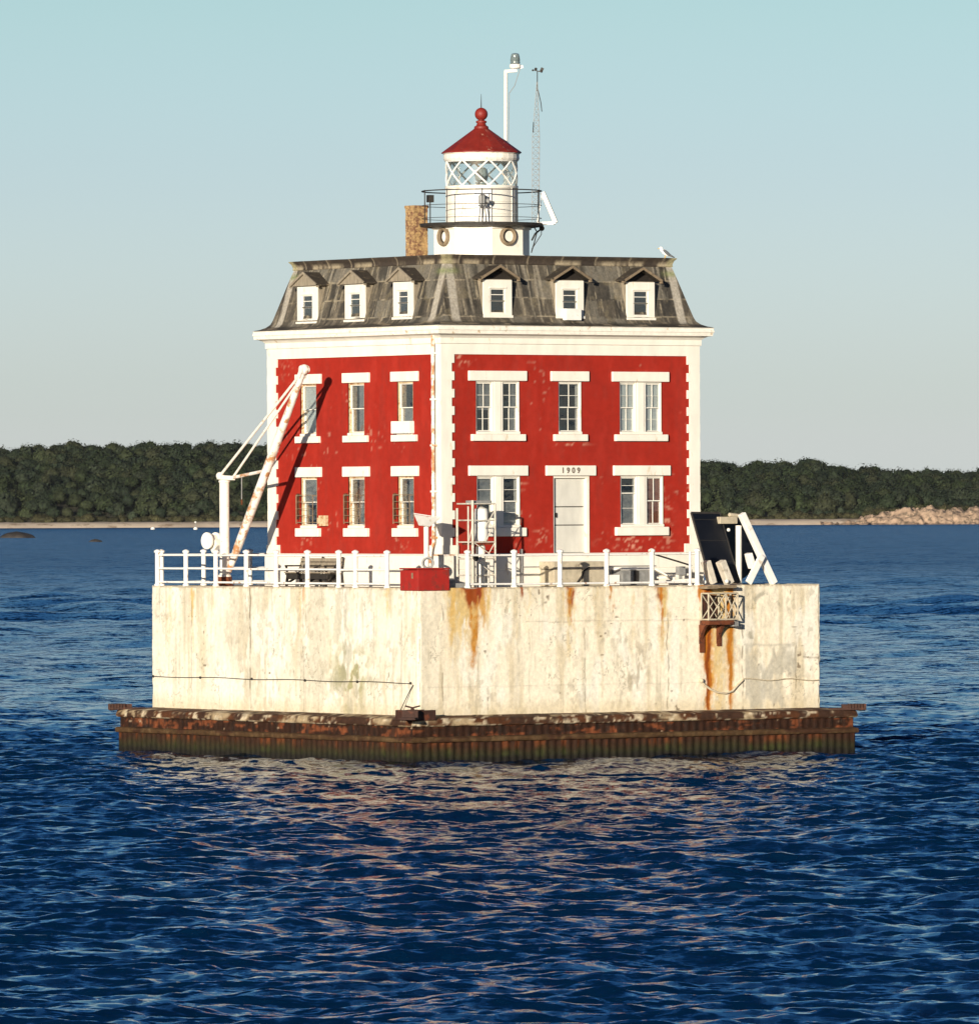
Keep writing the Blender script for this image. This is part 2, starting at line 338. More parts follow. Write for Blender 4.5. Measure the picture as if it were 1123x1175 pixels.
# ================================================================== FAR SHORE (frame turned to face the photograph: x across, y away)
SHF = 3490.0; PXM = FPX/(SHF+DIST)
def sx_of(px): return (px-554)/PXM
_px = np.array([-2200, -900, -300, 0, 30, 100, 200, 300, 420, 560, 700, 800, 870, 950, 1000, 1060, 1123, 1300, 1700, 2600, 3600])
_zt = np.array([20, 30, 36, 37.7, 39.6, 39.6, 39.8, 38.3, 36.5, 34, 32, 30.4, 29.5, 29.8, 26.8, 25.2, 24.6, 23, 20, 16, 8])
def ridge(x): return np.interp(x*PXM+554, _px, _zt)
def bank_h(x):   # rocky bank on the right
    p = x*PXM+554; return sstep(950, 1050, p)*6.0 + .8
def make_shore():
    r = np.random.default_rng(3)
    xs = np.arange(-1100, 1250, 6.0); ys = np.array([-6, 0, 3, 6, 10, 14, 20, 30, 45, 65, 90, 120, 150, 180, 220, 270, 340, 420])
    X, Y = np.meshgrid(xs, ys); T = np.clip((Y-14)/170, 0, 1)
    Z = np.interp(Y, [-6, 0, 6, 14], [-1, .15, 1.1, 2.2]) + (ridge(X)-9-2.2)*(T**.8)*(Y > 14) + 2.0*(fbm(X*.03, Y*.03, 5)-.5)*(Y > 20)
    o = npmesh('hillside', np.stack([X, Y+SHF, Z], -1).reshape(-1, 3), gquads(*X.shape), 'soil', smooth=True)
    o.rotation_euler.z = -TH; tag(o, kind='structure')
    # beach strip
    xs = np.arange(-1100, 1250, 2.0); ys = np.array([-9, -5, -1, 2, 6, 10, 15, 20.0])
    X, Y = np.meshgrid(xs, ys); wv = 3*fbm(X*.02, Y*0+2, 8)
    Z = np.interp(Y, [-9, -5, -1, 2, 6, 15, 20], [-2.5, -.6, .9, 1.9, 2.3, 2.6, 2.4]) + .5*(fbm(X*.15, Y*.2, 9)-.5)
    o = npmesh('beach', np.stack([X, Y+SHF-wv, Z], -1).reshape(-1, 3), gquads(*X.shape), 'sand', smooth=True)
    o.rotation_euler.z = -TH; tag(o, kind='structure')
    # rocky bank: ledge and boulders, right
    xs = np.arange(sx_of(940), sx_of(1500), .6); ys = np.arange(-10, 16, .8)
    X, Y = np.meshgrid(xs, ys); n = fbm(X*.16, Y*.22, 21, 5); n2 = vn(X*.42, Y*.5, 31)*.6+vn(X*.9, Y*1.0, 33)*.4
    Hh = bank_h(X)*sstep(-9, 7, Y)*(.55+.9*n) + 3.0*(n2-.5)
    Z = np.floor(Hh*1.1+.8*n2)/1.1*.55 + Hh*.45 - .3
    o = npmesh('rocky_bank', np.stack([X, Y+SHF-6, Z], -1).reshape(-1, 3), gquads(*X.shape), 'rock')
    o.rotation_euler.z = -TH; tag(o, kind='structure')
    # crowns
    def crown(seed):
        q = np.random.default_rng(seed); nt_, np_ = 15, 25
        T_, P_ = np.meshgrid(np.linspace(.02, np.pi-.02, nt_), np.linspace(0, 2*np.pi, np_), indexing='ij')
        v = np.stack([np.sin(T_)*np.cos(P_), np.sin(T_)*np.sin(P_), np.cos(T_)], -1).reshape(-1, 3); f = gquads(nt_, np_, flip=True)
        jit = q.normal(size=(nt_, np_)); jit[:, -1] = jit[:, 0]; jit = jit.ravel()
        lob = q.normal(size=(14, 3)); lob[:, 2] = abs(lob[:, 2])*.8; lob /= np.linalg.norm(lob, axis=1)[:, None]
        amp = np.max(np.clip(v@lob.T-.55, 0, 1), axis=1)
        v = v*(.60+.70*amp+.11*jit)[:, None]
        V = [v]; F = [f]; shade = [.62+.3*np.clip(jit*.5+.5, 0, 1)]; b = len(v)
        n = 430
        d = q.normal(size=(n, 3)); d[:, 2] = d[:, 2]*.8+.25; d /= np.linalg.norm(d, axis=1)[:, None]
        a = np.max(np.clip(d@lob.T-.55, 0, 1), axis=1); c = d*((.69+.75*a)*q.uniform(.86, 1.26, n))[:, None]
        u = np.cross(d, q.normal(size=(n, 3))); u /= np.linalg.norm(u, axis=1)[:, None]; w_ = np.cross(d, u)
        nn = d*.7+q.normal(size=(n, 3))*.4; u -= nn*(np.sum(u*nn, 1)/np.sum(nn*nn, 1))[:, None]
        s = q.uniform(.04, .095, n)[:, None]
        quad = np.stack([c-u*s-w_*s*.7, c+u*s-w_*s*.7, c+u*s*.8+w_*s*.7, c-u*s*.8+w_*s*.7], 1).reshape(-1, 3)
        V.append(quad); F.append(np.arange(n*4).reshape(n, 4)+b); shade.append(np.repeat(q.uniform(.8, 1.3, n), 4))
        return np.concatenate(V), np.concatenate(F), np.concatenate(shade)
    vars_ = [crown(40+i) for i in range(7)]
    pal = np.array([[.024, .034, .015], [.030, .040, .016], [.038, .046, .020], [.022, .031, .017], [.042, .045, .022], [.028, .038, .020], [.034, .042, .024]])
    AV, AF, AC = [], [], []; base = 0
    def put(x, y, z, rx, rz, c, k):
        nonlocal base
        v, f, sh = vars_[k]; a = r.uniform(0, 6.28); ca, sa = math.cos(a), math.sin(a)
        vv = np.c_[(v[:, 0]*ca-v[:, 1]*sa)*rx+x, (v[:, 0]*sa+v[:, 1]*ca)*rx+y, v[:, 2]*rz+z]
        AV.append(vv); AF.append(f+base); AC.append(sh[:, None]*c*np.array([.84, .90, .88])); base += len(v)
    y = 22.0; row = 0
    while y < 215:
        t = min(1, max(0, (y-14)/170)); half = 470
        x = -half+r.uniform(0, 6)
        while x < half:
            yy = y+r.uniform(-5, 5); tt = min(1, max(0, (yy-14)/170))
            g = 2.2+(ridge(x)-9-2.2)*tt**.8
            rx = min(7.0, 2.5+r.gamma(2.2, 1.0))*(.6 if y < 28 else 1); rz = rx*r.uniform(.75, 1.35)
            top = r.uniform(5.0, 10.8)*(.5 if y < 28 else 1)
            put(x, SHF+yy, g+top-rz, rx, rz, pal[r.integers(7)]*r.uniform(.82, 1.2)*(1.2 if y < 28 else 1), r.integers(7))
            x += r.uniform(3.6, 7.6)
        y += r.uniform(7.5, 10.5); row += 1
    x = -half
    while x < half:      # bushes along the top of the beach
        rx = r.uniform(1.6, 3.4)
        put(x, SHF+r.uniform(13, 20), 2.0+r.uniform(.2, 1.2)+bank_h(np.array(x))*.5, rx, rx*r.uniform(.6, 1.0), np.array([.07, .062, .028])*r.uniform(.6, 1.3), r.integers(7)); x += r.uniform(1.8, 4)
    o = npmesh('woods', np.concatenate(AV), np.concatenate(AF), 'foliage', col=np.concatenate(AC), smooth=True)
    o.rotation_euler.z = -TH
    tag(o, 'dark green wooded hillside along the far shore', 'woods', kind='stuff')
make_shore()

def sea_rock(px, py, D, wid, hei, label):
    c = CAM + FW*D + RT*((px-562+7.5)/FPX*D); r = np.random.default_rng(int(px))
    u = np.linspace(0, 2*np.pi, 25); h = np.linspace(0, 1, 8); U, Hh = np.meshgrid(u, h)
    rad = np.sqrt(1-Hh**2)*(.8+.5*vn(np.cos(U)*2+px, np.sin(U)*2, 4)); rad[:, -1] = rad[:, 0]
    V = np.stack([rad*np.cos(U)*wid/2, rad*np.sin(U)*wid/3, (Hh*1.3-.3)*hei*(.75+.5*vn(np.cos(U)*1.5+px, np.sin(U)*1.5+3, 5))], -1)
    o = npmesh('sea_rock', V.reshape(-1, 3), gquads(8, 25), 'darkrock', smooth=True); o.location = (c.x, c.y, 0); o.rotation_euler.z = -TH
    tag(o, label, 'rock')
sea_rock(20, 618, 2420, 9.5, 1.7, 'long low dark rock breaking the water at the left edge')
sea_rock(110, 623, 2080, 3.0, .7, 'small dark rock just showing in the water right of the long rock')
def buoy(px, D, h, label, mast):
    c = CAM + FW*D + RT*((px-554.5)/FPX*D); c.z = 0
    t = thing('buoy', label, 'buoy', c)
    MB().lathe(c, [(.05, -.4), (.75, -.2), (.95, .35), (.6, .9), (.2, 1.0)], 12).build('float', 'board', t)
    if mast:
        MB().tube(c+UP*.95, c+UP*h, .16, 6).build('mast', 'greysteel', t); MB().lathe(c+UP*0, [(.05, h), (.45, h+.2), (.45, h+.6), (.05, h+.8)], 8).build('top_mark', 'board', t)
buoy(225, 3350, 2.6, 'small white buoy with a thin mast off the wooded shore', True)
buoy(176, 3380, 1.0, 'tiny low white buoy off the beach, without a mast', False)

# ================================================================== CRIB (steel foundation)
def make_crib():
    t = thing('foundation_crib', 'rusty square steel foundation standing in the water under the white pier', 'foundation', (0, 0, 0))
    # perimeter polyline with sheet-pile corrugation
    def ringpts(h, amp, per=.30, n=4):
        P = []
        for (ox, oy, dx, dy) in ((-h, -h, 1, 0), (h, -h, 0, 1), (h, h, -1, 0), (-h, h, 0, -1)):
            m = int(2*h/per)*n*2
            for i in range(m):
                s = 2*h*i/m; k = (i % (2*n))/(2*n)
                tri = max(-1, min(1, (abs(k*2-1)*2-1)*2.2)); off = amp*tri
                edge = min(s, 2*h-s); off *= min(1, edge/.3)
                P.append((ox+dx*s+dy*off, oy+dy*s-dx*off, s if dx+dy > 0 else s, (ox, dx)))
        return P
    def band(name, h, amp, zs_, colf, jag=0):
        P = ringpts(h, amp); n = len(P); xy = np.array([p[:2] for p in P]); s = np.arange(n)*(8*h/n)
        zs_ = np.array(zs_); Z = np.repeat(zs_[:, None], n, 1); S = np.repeat(s[None, :], len(zs_), 0)
        V = np.stack([np.repeat(xy[None, :, 0], len(zs_), 0), np.repeat(xy[None, :, 1], len(zs_), 0), Z + jag*(fbm(S*1.3, Z*0, 3)-.5)*(Z > zs_.max()-.02)], -1)
        C = colf(S, Z)
        V = np.concatenate([V, V[:, :1]], 1); C = np.concatenate([C, C[:, :1]], 1)
        return npmesh(name, V.reshape(-1, 3), gquads(len(zs_), n+1), 'crib', t, col=C.reshape(-1, 3))
    def c_low(S, Z):
        n = fbm(S*1.6, Z*2, 1); st = fbm(S*5, Z*.6, 2)
        c = np.zeros(S.shape+(3,))+np.array([.034, .014, .007])
        c = mixc(c, (.11, .032, .010), sstep(.5, .66, st)*sstep(.28, .55, Z))
        g = sstep(.60, .18, Z+.3*(n-.5))
        c = mixc(c, (.022, .024, .009), g*.9)
        c = mixc(c, (.034, .040, .010), g*sstep(.55, .75, st))
        c = mixc(c, (.012, .010, .008), sstep(.30, .08, Z+.2*(n-.5)))
        return c
    def c_mid(S, Z):
        n = fbm(S*2.2, Z*6, 5); st = fbm(S*6, Z*1.5, 6)
        c = np.zeros(S.shape+(3,))+np.array([.030, .012, .006])
        c = mixc(c, (.16, .048, .018), sstep(.55, .7, n)); c = mixc(c, (.022, .013, .009), sstep(.5, .68, st)*.8)
        return mixc(c, (.4, .28, .18), sstep(.76, .84, fbm(S*3, Z*9, 9)))
    def c_wal(S, Z):
        n = fbm(S*1.5, Z*5, 7); st = fbm(S*7, Z*4, 8)
        c = np.zeros(S.shape+(3,))+np.array([.070, .038, .016])
        c = mixc(c, (.11, .066, .030), sstep(.5, .68, st)); return mixc(c, (.05, .022, .011), sstep(.5, .7, n))
    def c_cap(S, Z):
        n = fbm(S*.9, Z*6, 11); st = fbm(S*4, Z*9, 12)
        c = np.zeros(S.shape+(3,))+np.array([.36, .27, .16])
        c = mixc(c, (.085, .032, .013), sstep(.40, .50, n)); c = mixc(c, (.62, .52, .36), sstep(.56, .66, st)*.8)
        return mixc(c, (.05, .024, .014), sstep(.52, .62, fbm(S*2.3, Z*5, 13)))
    band('sheet_piling', SK-.06, .017, list(np.linspace(-1.6, .0, 4))+list(np.linspace(.06, .64, 11)), c_low)
    band('upper_plating', SK-.10, .010, np.linspace(.78, 1.16, 9), c_mid)
    # waler beam: projecting channel
    def ring(name, prof, colf, step=.07):
        V = []; C = []; F = []; b = 0
        nper = int(2*SK/step)
        for k, (dx, dy) in enumerate(((1, 0), (0, 1), (-1, 0), (0, -1))):
            u = np.linspace(-1, 1, nper+1)
            rows = []; cols = []
            for j, (h, z) in enumerate(prof):
                s = u*h; x = dx*s+dy*h; y = dy*s-dx*h
                S = s+k*2*SK; wob = .03*(fbm(S*2.5, S*0+j*3, 17, 3)-.5)*(1 if j not in (0,) else 0)
                rows.append(np.stack([x+dy*wob, y-dx*wob, np.full_like(x, z)+wob*.8], -1)); cols.append(colf(S[None, :], np.full((1, len(S)), z+h*2.0))[0])
            V.append(np.array(rows).reshape(-1, 3)); C.append(np.array(cols).reshape(-1, 3)); F.append(gquads(len(prof), nper+1, b)); b += len(V[-1])
        return npmesh(name, np.concatenate(V), np.concatenate(F), 'crib', t, col=np.concatenate(C))
    ring('waler_beam', [(SK-.12, .63), (SK+.0, .64), (SK+.03, .66), (SK+.03, .72), (SK+.03, .78), (SK+.0, .80), (SK-.14, .83)], c_wal)
    ring('concrete_rim', [(SK-.12, 1.14), (SK-.02, 1.15), (SK+.01, 1.20), (SK+.0, 1.27), (SK-.02, 1.35), (SK-.06, 1.39), (SK-.30, 1.42), (SK-.55, 1.45), (SK-1.1, 1.475)], c_cap)
    MB().box(-SK+.5, SK-.5, -SK+.5, SK-.5, -1.5, 1.40).build('crib_fill', 'darkrust', t)
    return t
make_crib()

def cleat(c, d1, d2, label, big=1.5, tall=0, horn=True):
    # mooring fender/cleat of rusted plates on a crib corner
    c = Vector(c); d1 = Vector(d1); d2 = Vector(d2); out = (d1+d2).normalized()
    t = thing('mooring_cleat', label, 'cleat', c, 'rusted mooring cleats on the crib corners')
    b = MB()
    b.bar(c-d1*.05*big+UP*.1, c+d1*.55*big+UP*(.06+tall*.06), .20, .20+tall*.12)
    b.bar(c-d2*.05*big+UP*.1, c+d2*.55*big+UP*(.06+tall*.06), .20, .20+tall*.12)
    b.bar(c-out*.45+UP*.1, c+out*.45*big+UP*.08, .30, .16); b.bar(c-out*.9+UP*.03, c+out*.30+UP*.03, .5, .07)
    b.build('bracket', 'darkrust', t, .01)
    b = MB()
    for k in range(6):
        p = c+out*(-.26+.13*k)*big + UP*(.09+tall*.05); b.bar(p-out.cross(UP)*(.26), p+out.cross(UP)*(.26), .08, .20+tall*.10)
    b.build('fender_plates', 'darkrust', t, .008)
    if not horn: return
    b = MB(); b.tube(c+UP*.05, c+UP*.36, .12, 8, .05); b.bar(c+UP*.42-RT*.24, c+UP*.36+RT*.0, .08, .05); b.bar(c+UP*.36, c+UP*.42+RT*.24, .08, .05)
    b.build('horn', 'darkrust', t, .006)
z0 = ZK-.0
cleat((-SK+.05, -SK+.05, z0), (1, 0, 0), (0, 1, 0), 'rusted mooring cleat on the near corner of the crib, below the red box', 1.5, 1)
cleat((-SK+.05, SK-.05, z0), (-.3, .5, 0), (-.7, .1, 0), 'rusted mooring cleat sticking out over the water at the left corner of the crib', .75, 0, False)
cleat((SK-.05, -SK+.05, z0), (.8, -.1, 0), (.2, -.5, 0), 'rusted mooring cleat sticking out over the water at the right corner of the crib', .75, 0, False)

# ================================================================== PIER
def make_pier():
    t = thing('concrete_pier', 'tall square cream painted concrete pier with rust streaks', 'pier', (0, 0, ZP0-.06))
    st = .032
    def streak(c, A, Z, a0, w_, L_, col, k=1.0, seed=0, top=ZP1, wob=.10):
        aa = A-a0-wob*(fbm(Z*1.7, Z*0+seed, seed, 3)-.5)*2
        dz = (top-Z); wd = w_*(1-.35*np.clip(dz/L_, 0, 1))*(.7+.6*fbm(Z*3+seed, A*2, seed+1, 3))
        m = np.exp(-np.abs(aa/wd)**1.7)*sstep(1.0, .2, dz/L_)*(dz > -.01); nz = .5*fbm(A*12, Z*1.8, seed+2, 5)+.5*fbm(A*11, Z*7, seed+6, 4); m = m*sstep(.54-.24*k*m, .76-.20*k*m, nz+.06)
        return mixc(c, col, np.clip(m*1.3*min(max(k, .35), 1.6), 0, .96))
    def crack(c, A, Z, a0, z1, z2, seed, k=.7, w_=.022, col=(.16, .12, .07), wob=.07):
        aa = A-a0-wob*(fbm(Z*2.2, Z*0+seed, seed, 4)-.5)*2
        m = np.exp(-(aa/w_)**2)*(Z < z1)*(Z > z2)*sstep(.3, .55, fbm(Z*3, Z*0+seed*3, seed+5, 3))
        return mixc(c, col, m*k)
    def hcrack(c, A, Z, zc, a1, a2, seed, k=.6, w_=.018, col=(.2, .15, .09)):
        zz = Z-zc-.04*(fbm(A*2.2, A*0+seed, seed, 3)-.5)*2
        return mixc(c, col, np.exp(-(zz/w_)**2)*(A > a1)*(A < a2)*k*(.4+.6*fbm(A*5, A*0, seed+1, 2)))
    ppr = (941-481)/(2*SP); ppl = (481-174)/(2*SP)
    aa_R = lambda px: (px-481)/ppr-SP
    aa_L = lambda px: -SP+(481-px)/ppl
    zpx = lambda py: ZP1-(py-673)/34.9
    OR = (.46, .16, .014); RD = (.26, .050, .007); YL = (.60, .44, .19); GY = (.36, .33, .26); MS = (.30, .28, .13)
    def base(A, Z, s, cream):
        c = np.zeros(A.shape+(3,))+np.array(cream)
        big = fbm(A*.5, Z*.25, s); ver = fbm(A*3.2, Z*.22, s+3); fine = fbm(A*7, Z*4, s+6)
        c = mixc(c, (.52, .43, .27), sstep(.46, .70, ver)*.6)
        c = mixc(c, (.50, .45, .34), sstep(.48, .72, big)*.5)
        c = mixc(c, (.80, .765, .66), sstep(.55, .7, fbm(A*1.6, Z*.5, s+9))*.7)
        gy = sstep(.56, .66, fine)*sstep(.42, .62, fbm(A*.9, Z*.7, s+12)); c = mixc(c, (.42, .37, .27), gy*.45)
        gl = np.exp(-((fbm(A*2.3, Z*1.7, s+15, 5)-.5)/.012)**2)*sstep(.5, .62, fbm(A*.8, Z*.8, s+18)); c = mixc(c, (.27, .24, .17), gl*.7); vs = sstep(.60, .74, fbm(A*7, Z*.35, s+25))*sstep(.4, .6, fbm(A*.7, Z*.6, s+27)); c = mixc(c, (.40, .36, .26), vs*.5)
        c = mixc(c, (.50, .40, .22), sstep(ZP0+.55, ZP0, Z+.4*(ver-.5))*.45)
        c = mixc(c, (.42, .32, .17), sstep(ZP1-.10, ZP1-.01, Z+.05*(fine-.5))*.5)
        # pits
        pit = sstep(.86, .92, vn(A*10, Z*10, s+21))*sstep(.70, .86, vn(A*1.3, Z*1.1, s+22)); return mixc(c, (.14, .10, .06), pit*.8)
    def colR(A, Z):
        c = base(A, Z, 30, (.80, .725, .57))
        for px, w_, L_, col, k, sd in ((543, .13, 3.0, OR, 1.3, 2), (518, .22, 2.9, YL, .9, 3), (528, .12, 1.6, YL, .9, 4), (558, .12, 1.9, YL, .9, 41),
                (594, .07, .7, OR, 0.50, 5), (650, .12, 1.2, RD, 1.3, 6), (652, .10, 2.0, YL, 0.40, 7), (698, .08, .9, YL, 0.50, 8), (700, .05, 1.6, YL, 0.25, 9),
                (754, .15, .8, RD, 1.3, 10), (758, .09, 3.2, YL, 1.0, 11), (756, .05, 2.0, OR, .6, 12), (801, .10, 1.1, OR, 1.2, 13), (603, .2, 2.6, YL, 0.17, 14), (680, .25, 3, YL, 0.15, 15), (725, .2, 3, YL, 0.15, 16),
                (808, .13, 4.2, (.46, .12, .02), 1.5, 17), (833, .09, 4.1, OR, 1.2, 18), (822, .30, 4.2, YL, .9, 19), (812, .18, 4.2, OR, 1.0, 20), (864, .1, 2.6, YL, .35, 21), (590, .1, 3.5, YL, .3, 22), (543, .40, 1.5, YL, 1.0, 31), (542, .38, .95, OR, 1.4, 32), (541, .34, .85, RD, 1.9, 1), (541, .10, 1.5, RD, 1.5, 33), (650, .15, 1.0, RD, 1.7, 34), (755, .17, .75, RD, 1.7, 35), (801, .12, .9, OR, 1.6, 36), (595, .07, .5, RD, 1.0, 37), (650, .34, 3.2, YL, .6, 50), (757, .26, 3.6, YL, .7, 51), (652, .09, 1.9, OR, 1.0, 52), (756, .08, 2.3, OR, .9, 53), (698, .09, 1.4, OR, .7, 54), (820, .42, 6.5, (.62, .46, .21), .9, 40), (541, .18, 3.7, (.46, .19, .02), 1.6, 43), (532, .62, 2.9, (.62, .45, .19), .9, 57), (518, .15, 2.8, (.58, .38, .13), .9, 44), (552, .16, 2.3, (.54, .30, .08), 1.0, 45), (541, .36, .8, RD, 1.7, 47), (536, .12, .95, RD, 1.5, 48), (548, .10, .7, (.24, .04, .012), 1.4, 49), (810, .24, 6.5, (.56, .28, .05), 1.3, 55), (835, .2, 6.2, (.56, .30, .07), 1.0, 56), (809, .14, 6.8, (.40, .12, .010), 1.7, 38), (835, .10, 6.5, (.42, .15, .014), 1.5, 39), (809, .07, 6.8, (.22, .05, .007), 1.5, 46)):
            c = streak(c, A, Z, aa_R(px), w_, L_, col, k, sd+50)
        for px, z1, z2, sd, k in ((507, 690, 815, 1, .8), (667, 710, 818, 2, .7), (762, 700, 816, 3, .8), (849, 676, 816, 4, .9), (726, 745, 790, 5, .5), (480.5, 690, 812, 6, .35), (912, 742, 814, 7, .8), (861, 676, 815, 8, .3), (604, 720, 815, 9, .3)):
            c = crack(c, A, Z, aa_R(px), zpx(z1), zpx(z2), sd+70, k)
        c = hcrack(c, A, Z, zpx(712), aa_R(600), aa_R(800), 91, .45); c = hcrack(c, A, Z, zpx(757), aa_R(920), aa_R(942), 92, .9, .03); c = hcrack(c, A, Z, zpx(783), aa_R(490), aa_R(800), 96, .25)
        c = hcrack(c, A, Z, zpx(741), aa_R(850), aa_R(914), 93, .6, .035, GY)
        # patched repair right of the bracket
        pm = (A > aa_R(852))*(A < aa_R(913))*(Z < zpx(741)); n = fbm(A*1.8, Z*.9, 95)
        c = mixc(c, (.44, .41, .33), pm*sstep(.45, .58, n)*.75)
        ax, az = aa_R(877), zpx(716); rr = np.hypot((A-ax)/.72, (Z-az)/.95); c = mixc(c, (.36, .33, .25), np.clip(np.exp(-((rr-1-.12*(fbm(A*3, Z*3, 98)-.5))/.10)**2)*(Z > zpx(735))*sstep(.48, .62, fbm(A*3.1, Z*3.1, 97)), 0, .8))
        c = mixc(c, (.32, .26, .17), sstep(.58, .68, fbm(A*4, Z*1.6, 99))*np.exp(-((A-aa_R(726))/.5)**2-((Z-zpx(760))/.9)**2)*.7)
        return c
    def colL(A, Z):     # A is distance along v, near corner at -SP
        c = base(A, Z, 60, (.74, .685, .56))
        for px, w_, L_, col, k, sd in ((222, .12, 1.7, (.60, .42, .18), .9, 1), (223, .10, 3.9, YL, .5, 2), (352, .13, 1.1, OR, .5, 3), (350, .2, 3, YL, .4, 4), (290, .1, 3, GY, .4, 5), (268, .12, 3.6, GY, .35, 6), (310, .12, 3.6, GY, .3, 7), (446, .15, 1.6, YL, .6, 8), (400, .2, 3.9, GY, .5, 9), (430, .2, 3.9, GY, .35, 10), (247, .15, 3.9, YL, .3, 11), (196, .2, 3.9, YL, .25, 12)):
            c = streak(c, A, Z, aa_L(px), w_*1.2, L_, col, k, sd+120)
        for px, z1, z2, sd, k in ((291, 673, 812, 1, .9), (222, 690, 810, 2, .45), (352, 690, 815, 3, .35), (431, 700, 818, 4, .35), (462, 680, 818, 5, .45), (318, 720, 812, 6, .3), (412, 690, 815, 7, .35)):
            c = crack(c, A, Z, aa_L(px), zpx(z1), zpx(z2), sd+150, k, .035, wob=.05)
        ms = np.exp(-((A-aa_L(405))/1.0)**2)*np.exp(-((Z-zpx(772))/1.0)**2); c = mixc(c, MS, np.clip(ms*sstep(.45, .6, fbm(A*3, Z*2.5, 171))*1.1, 0, .85))
        c = mixc(c, (.33, .31, .22), sstep(.5, .62, fbm(A*3, Z*1.2, 175))*np.exp(-((A-aa_L(400))/1.3)**2)*.5)
        return c
    V = []; F = []; C = []; b = 0
    a = np.linspace(-SP, SP, int(2*SP/st)+1); z = np.linspace(ZP0-.05, ZP1, int((ZP1-ZP0)/st)+1); A, Z = np.meshgrid(a, z)
    for k in range(4):
        rel = .03*(fbm(A*.9, Z*.5, 200+k)-.5)+.018*(fbm(A*6, Z*5, 210+k)-.5)
        edge = np.minimum(np.minimum(A+SP, SP-A), ZP1-Z); chip = .05*sstep(.09, 0, edge)*sstep(.42, .62, fbm(A*3+k, Z*3, 220+k)) + .025*sstep(.05, 0, edge)
        off = (rel-chip)*np.where(np.minimum(A+SP, SP-A) < .001, 0, 1)
        H = SP+off
        inset = np.where(np.minimum(A+SP, SP-A) < .001, .03+.05*sstep(.45, .65, fbm(Z*3, Z*0, 230)), 0)
        if k == 0: P = (A*(1-inset/SP), -H+inset, Z); c = colR(A, Z)
        elif k == 1: P = (-H+inset, A*(1-inset/SP), Z); c = colL(A, Z)
        elif k == 2: P = (A*(1-inset/SP), H-inset, Z); c = base(A, Z, 80, (.72, .64, .47))
        else: P = (H-inset, A*(1-inset/SP), Z); c = base(A, Z, 90, (.72, .64, .47))
        V.append(np.stack(P, -1).reshape(-1, 3)); C.append(c.reshape(-1, 3)); F.append(gquads(len(z), len(a), b, flip=k in (1, 2))); b += A.size
    npmesh('wall', np.concatenate(V), np.concatenate(F), 'pier', t, col=np.concatenate(C))
    MB().box(-SP+.03, SP-.03, -SP+.03, SP-.03, ZP1-.30, ZP1-.012).build('deck', 'deck', t)
    return t
make_pier()

def wall_rope():
    # line strung along the left face
    b = MB(); pts = []
    for px in np.linspace(175, 472, 26): pts.append(pU(px, 776+(px-175)/297*8+.6*math.sin(px*.07), -SP-.05))
    b.path(pts, .012, 5)
    for px in (176, 230, 289, 350, 410, 471): p = pU(px, 776+(px-175)/297*8, -SP-.03); b.ball(p, .045, 8, 5)
    o = b.build('mooring_chain', 'darkiron'); tag(o, 'thin dark line strung along the left face of the pier', 'chain'); centre(o)
    b = MB(); pts = []
    for px, py in ((804, 781), (808, 786), (815, 791), (823, 794.5), (832, 795.5), (840, 793), (846, 786), (852, 780)): pts.append(pV(px, py, -SP-.06))
    b.path(pts, .035, 6); pts = [pV(px, 779.5+1.2*math.sin(px*.13), -SP-.05) for px in np.linspace(852, 940, 12)]; b.path(pts, .018, 5); b.ball(pV(804.5, 781, -SP-.06), .08)
    o = b.build('mooring_rope', 'rope'); tag(o, 'pale rope hanging in a loop under the rusty bracket on the pier', 'rope'); centre(o)
    b = MB(); b.path([pU(474, 786, -SP-.05), pU(470, 793, -SP-.06), pU(458, 818, -SP-.25)], .014, 5)
    o = b.build('stay_wire', 'darkiron'); tag(o, 'thin wire slanting down to the near corner cleat', 'wire'); centre(o)
wall_rope()

# ================================================================== HOUSE
ZPL = zR(650, 634.6)                # top of the white plinth
ZRED = zR(650, 407.5)
HOUSE = thing('brick_house', 'square red brick keeper house with white trim and dark mansard roof', 'house', (0, 0, ZP1))
rows = {'U': dict(l=(zR(572, 425.5), zR(572, 437)), o=zR(572, 496.8), s=zR(572, 506)),
        'L': dict(l=(zR(572, 534.2), zR(572, 545.9)), o=zR(572, 604.2), s=zR(572, 615.5))}
WR = [('U', (539.2, 605.6), (546.4, 596.9), (542.3, 603.7), 2), ('U', (633.6, 677), (641.1, 667.9), (636.8, 674.8), 1), ('U', (703.7, 768.6), (711.2, 759.8), (706.9, 766.7), 2),
      ('L', (539, 606.5), (547.0, 597.1), (543, 604), 2), ('L', (704.8, 769.8), (711.7, 761.3), (707, 767.2), 2)]
WL = [('U', (338.5, 367.5), (345.5, 363.5), (338.8, 365.3), 1), ('U', (392.5, 422.8), (400, 418.5), (393.5, 420.7), 1), ('U', (448, 478.8), (456.5, 474.5), (449, 476.7), 1),
      ('L', (338.5, 367.5), (345.5, 364), (338.8, 365.6), 1), ('L', (392.5, 422.5), (400, 418.5), (393.8, 421), 1), ('L', (448.2, 478.8), (456.7, 475), (449.5, 477), 1)]
DOOR = dict(l=(627.5, 684.3), o=(634.7, 676.6))
zl0, zl1 = rows['L']['l'][1], rows['L']['l'][0]
def order(t): return (min(t), max(t))
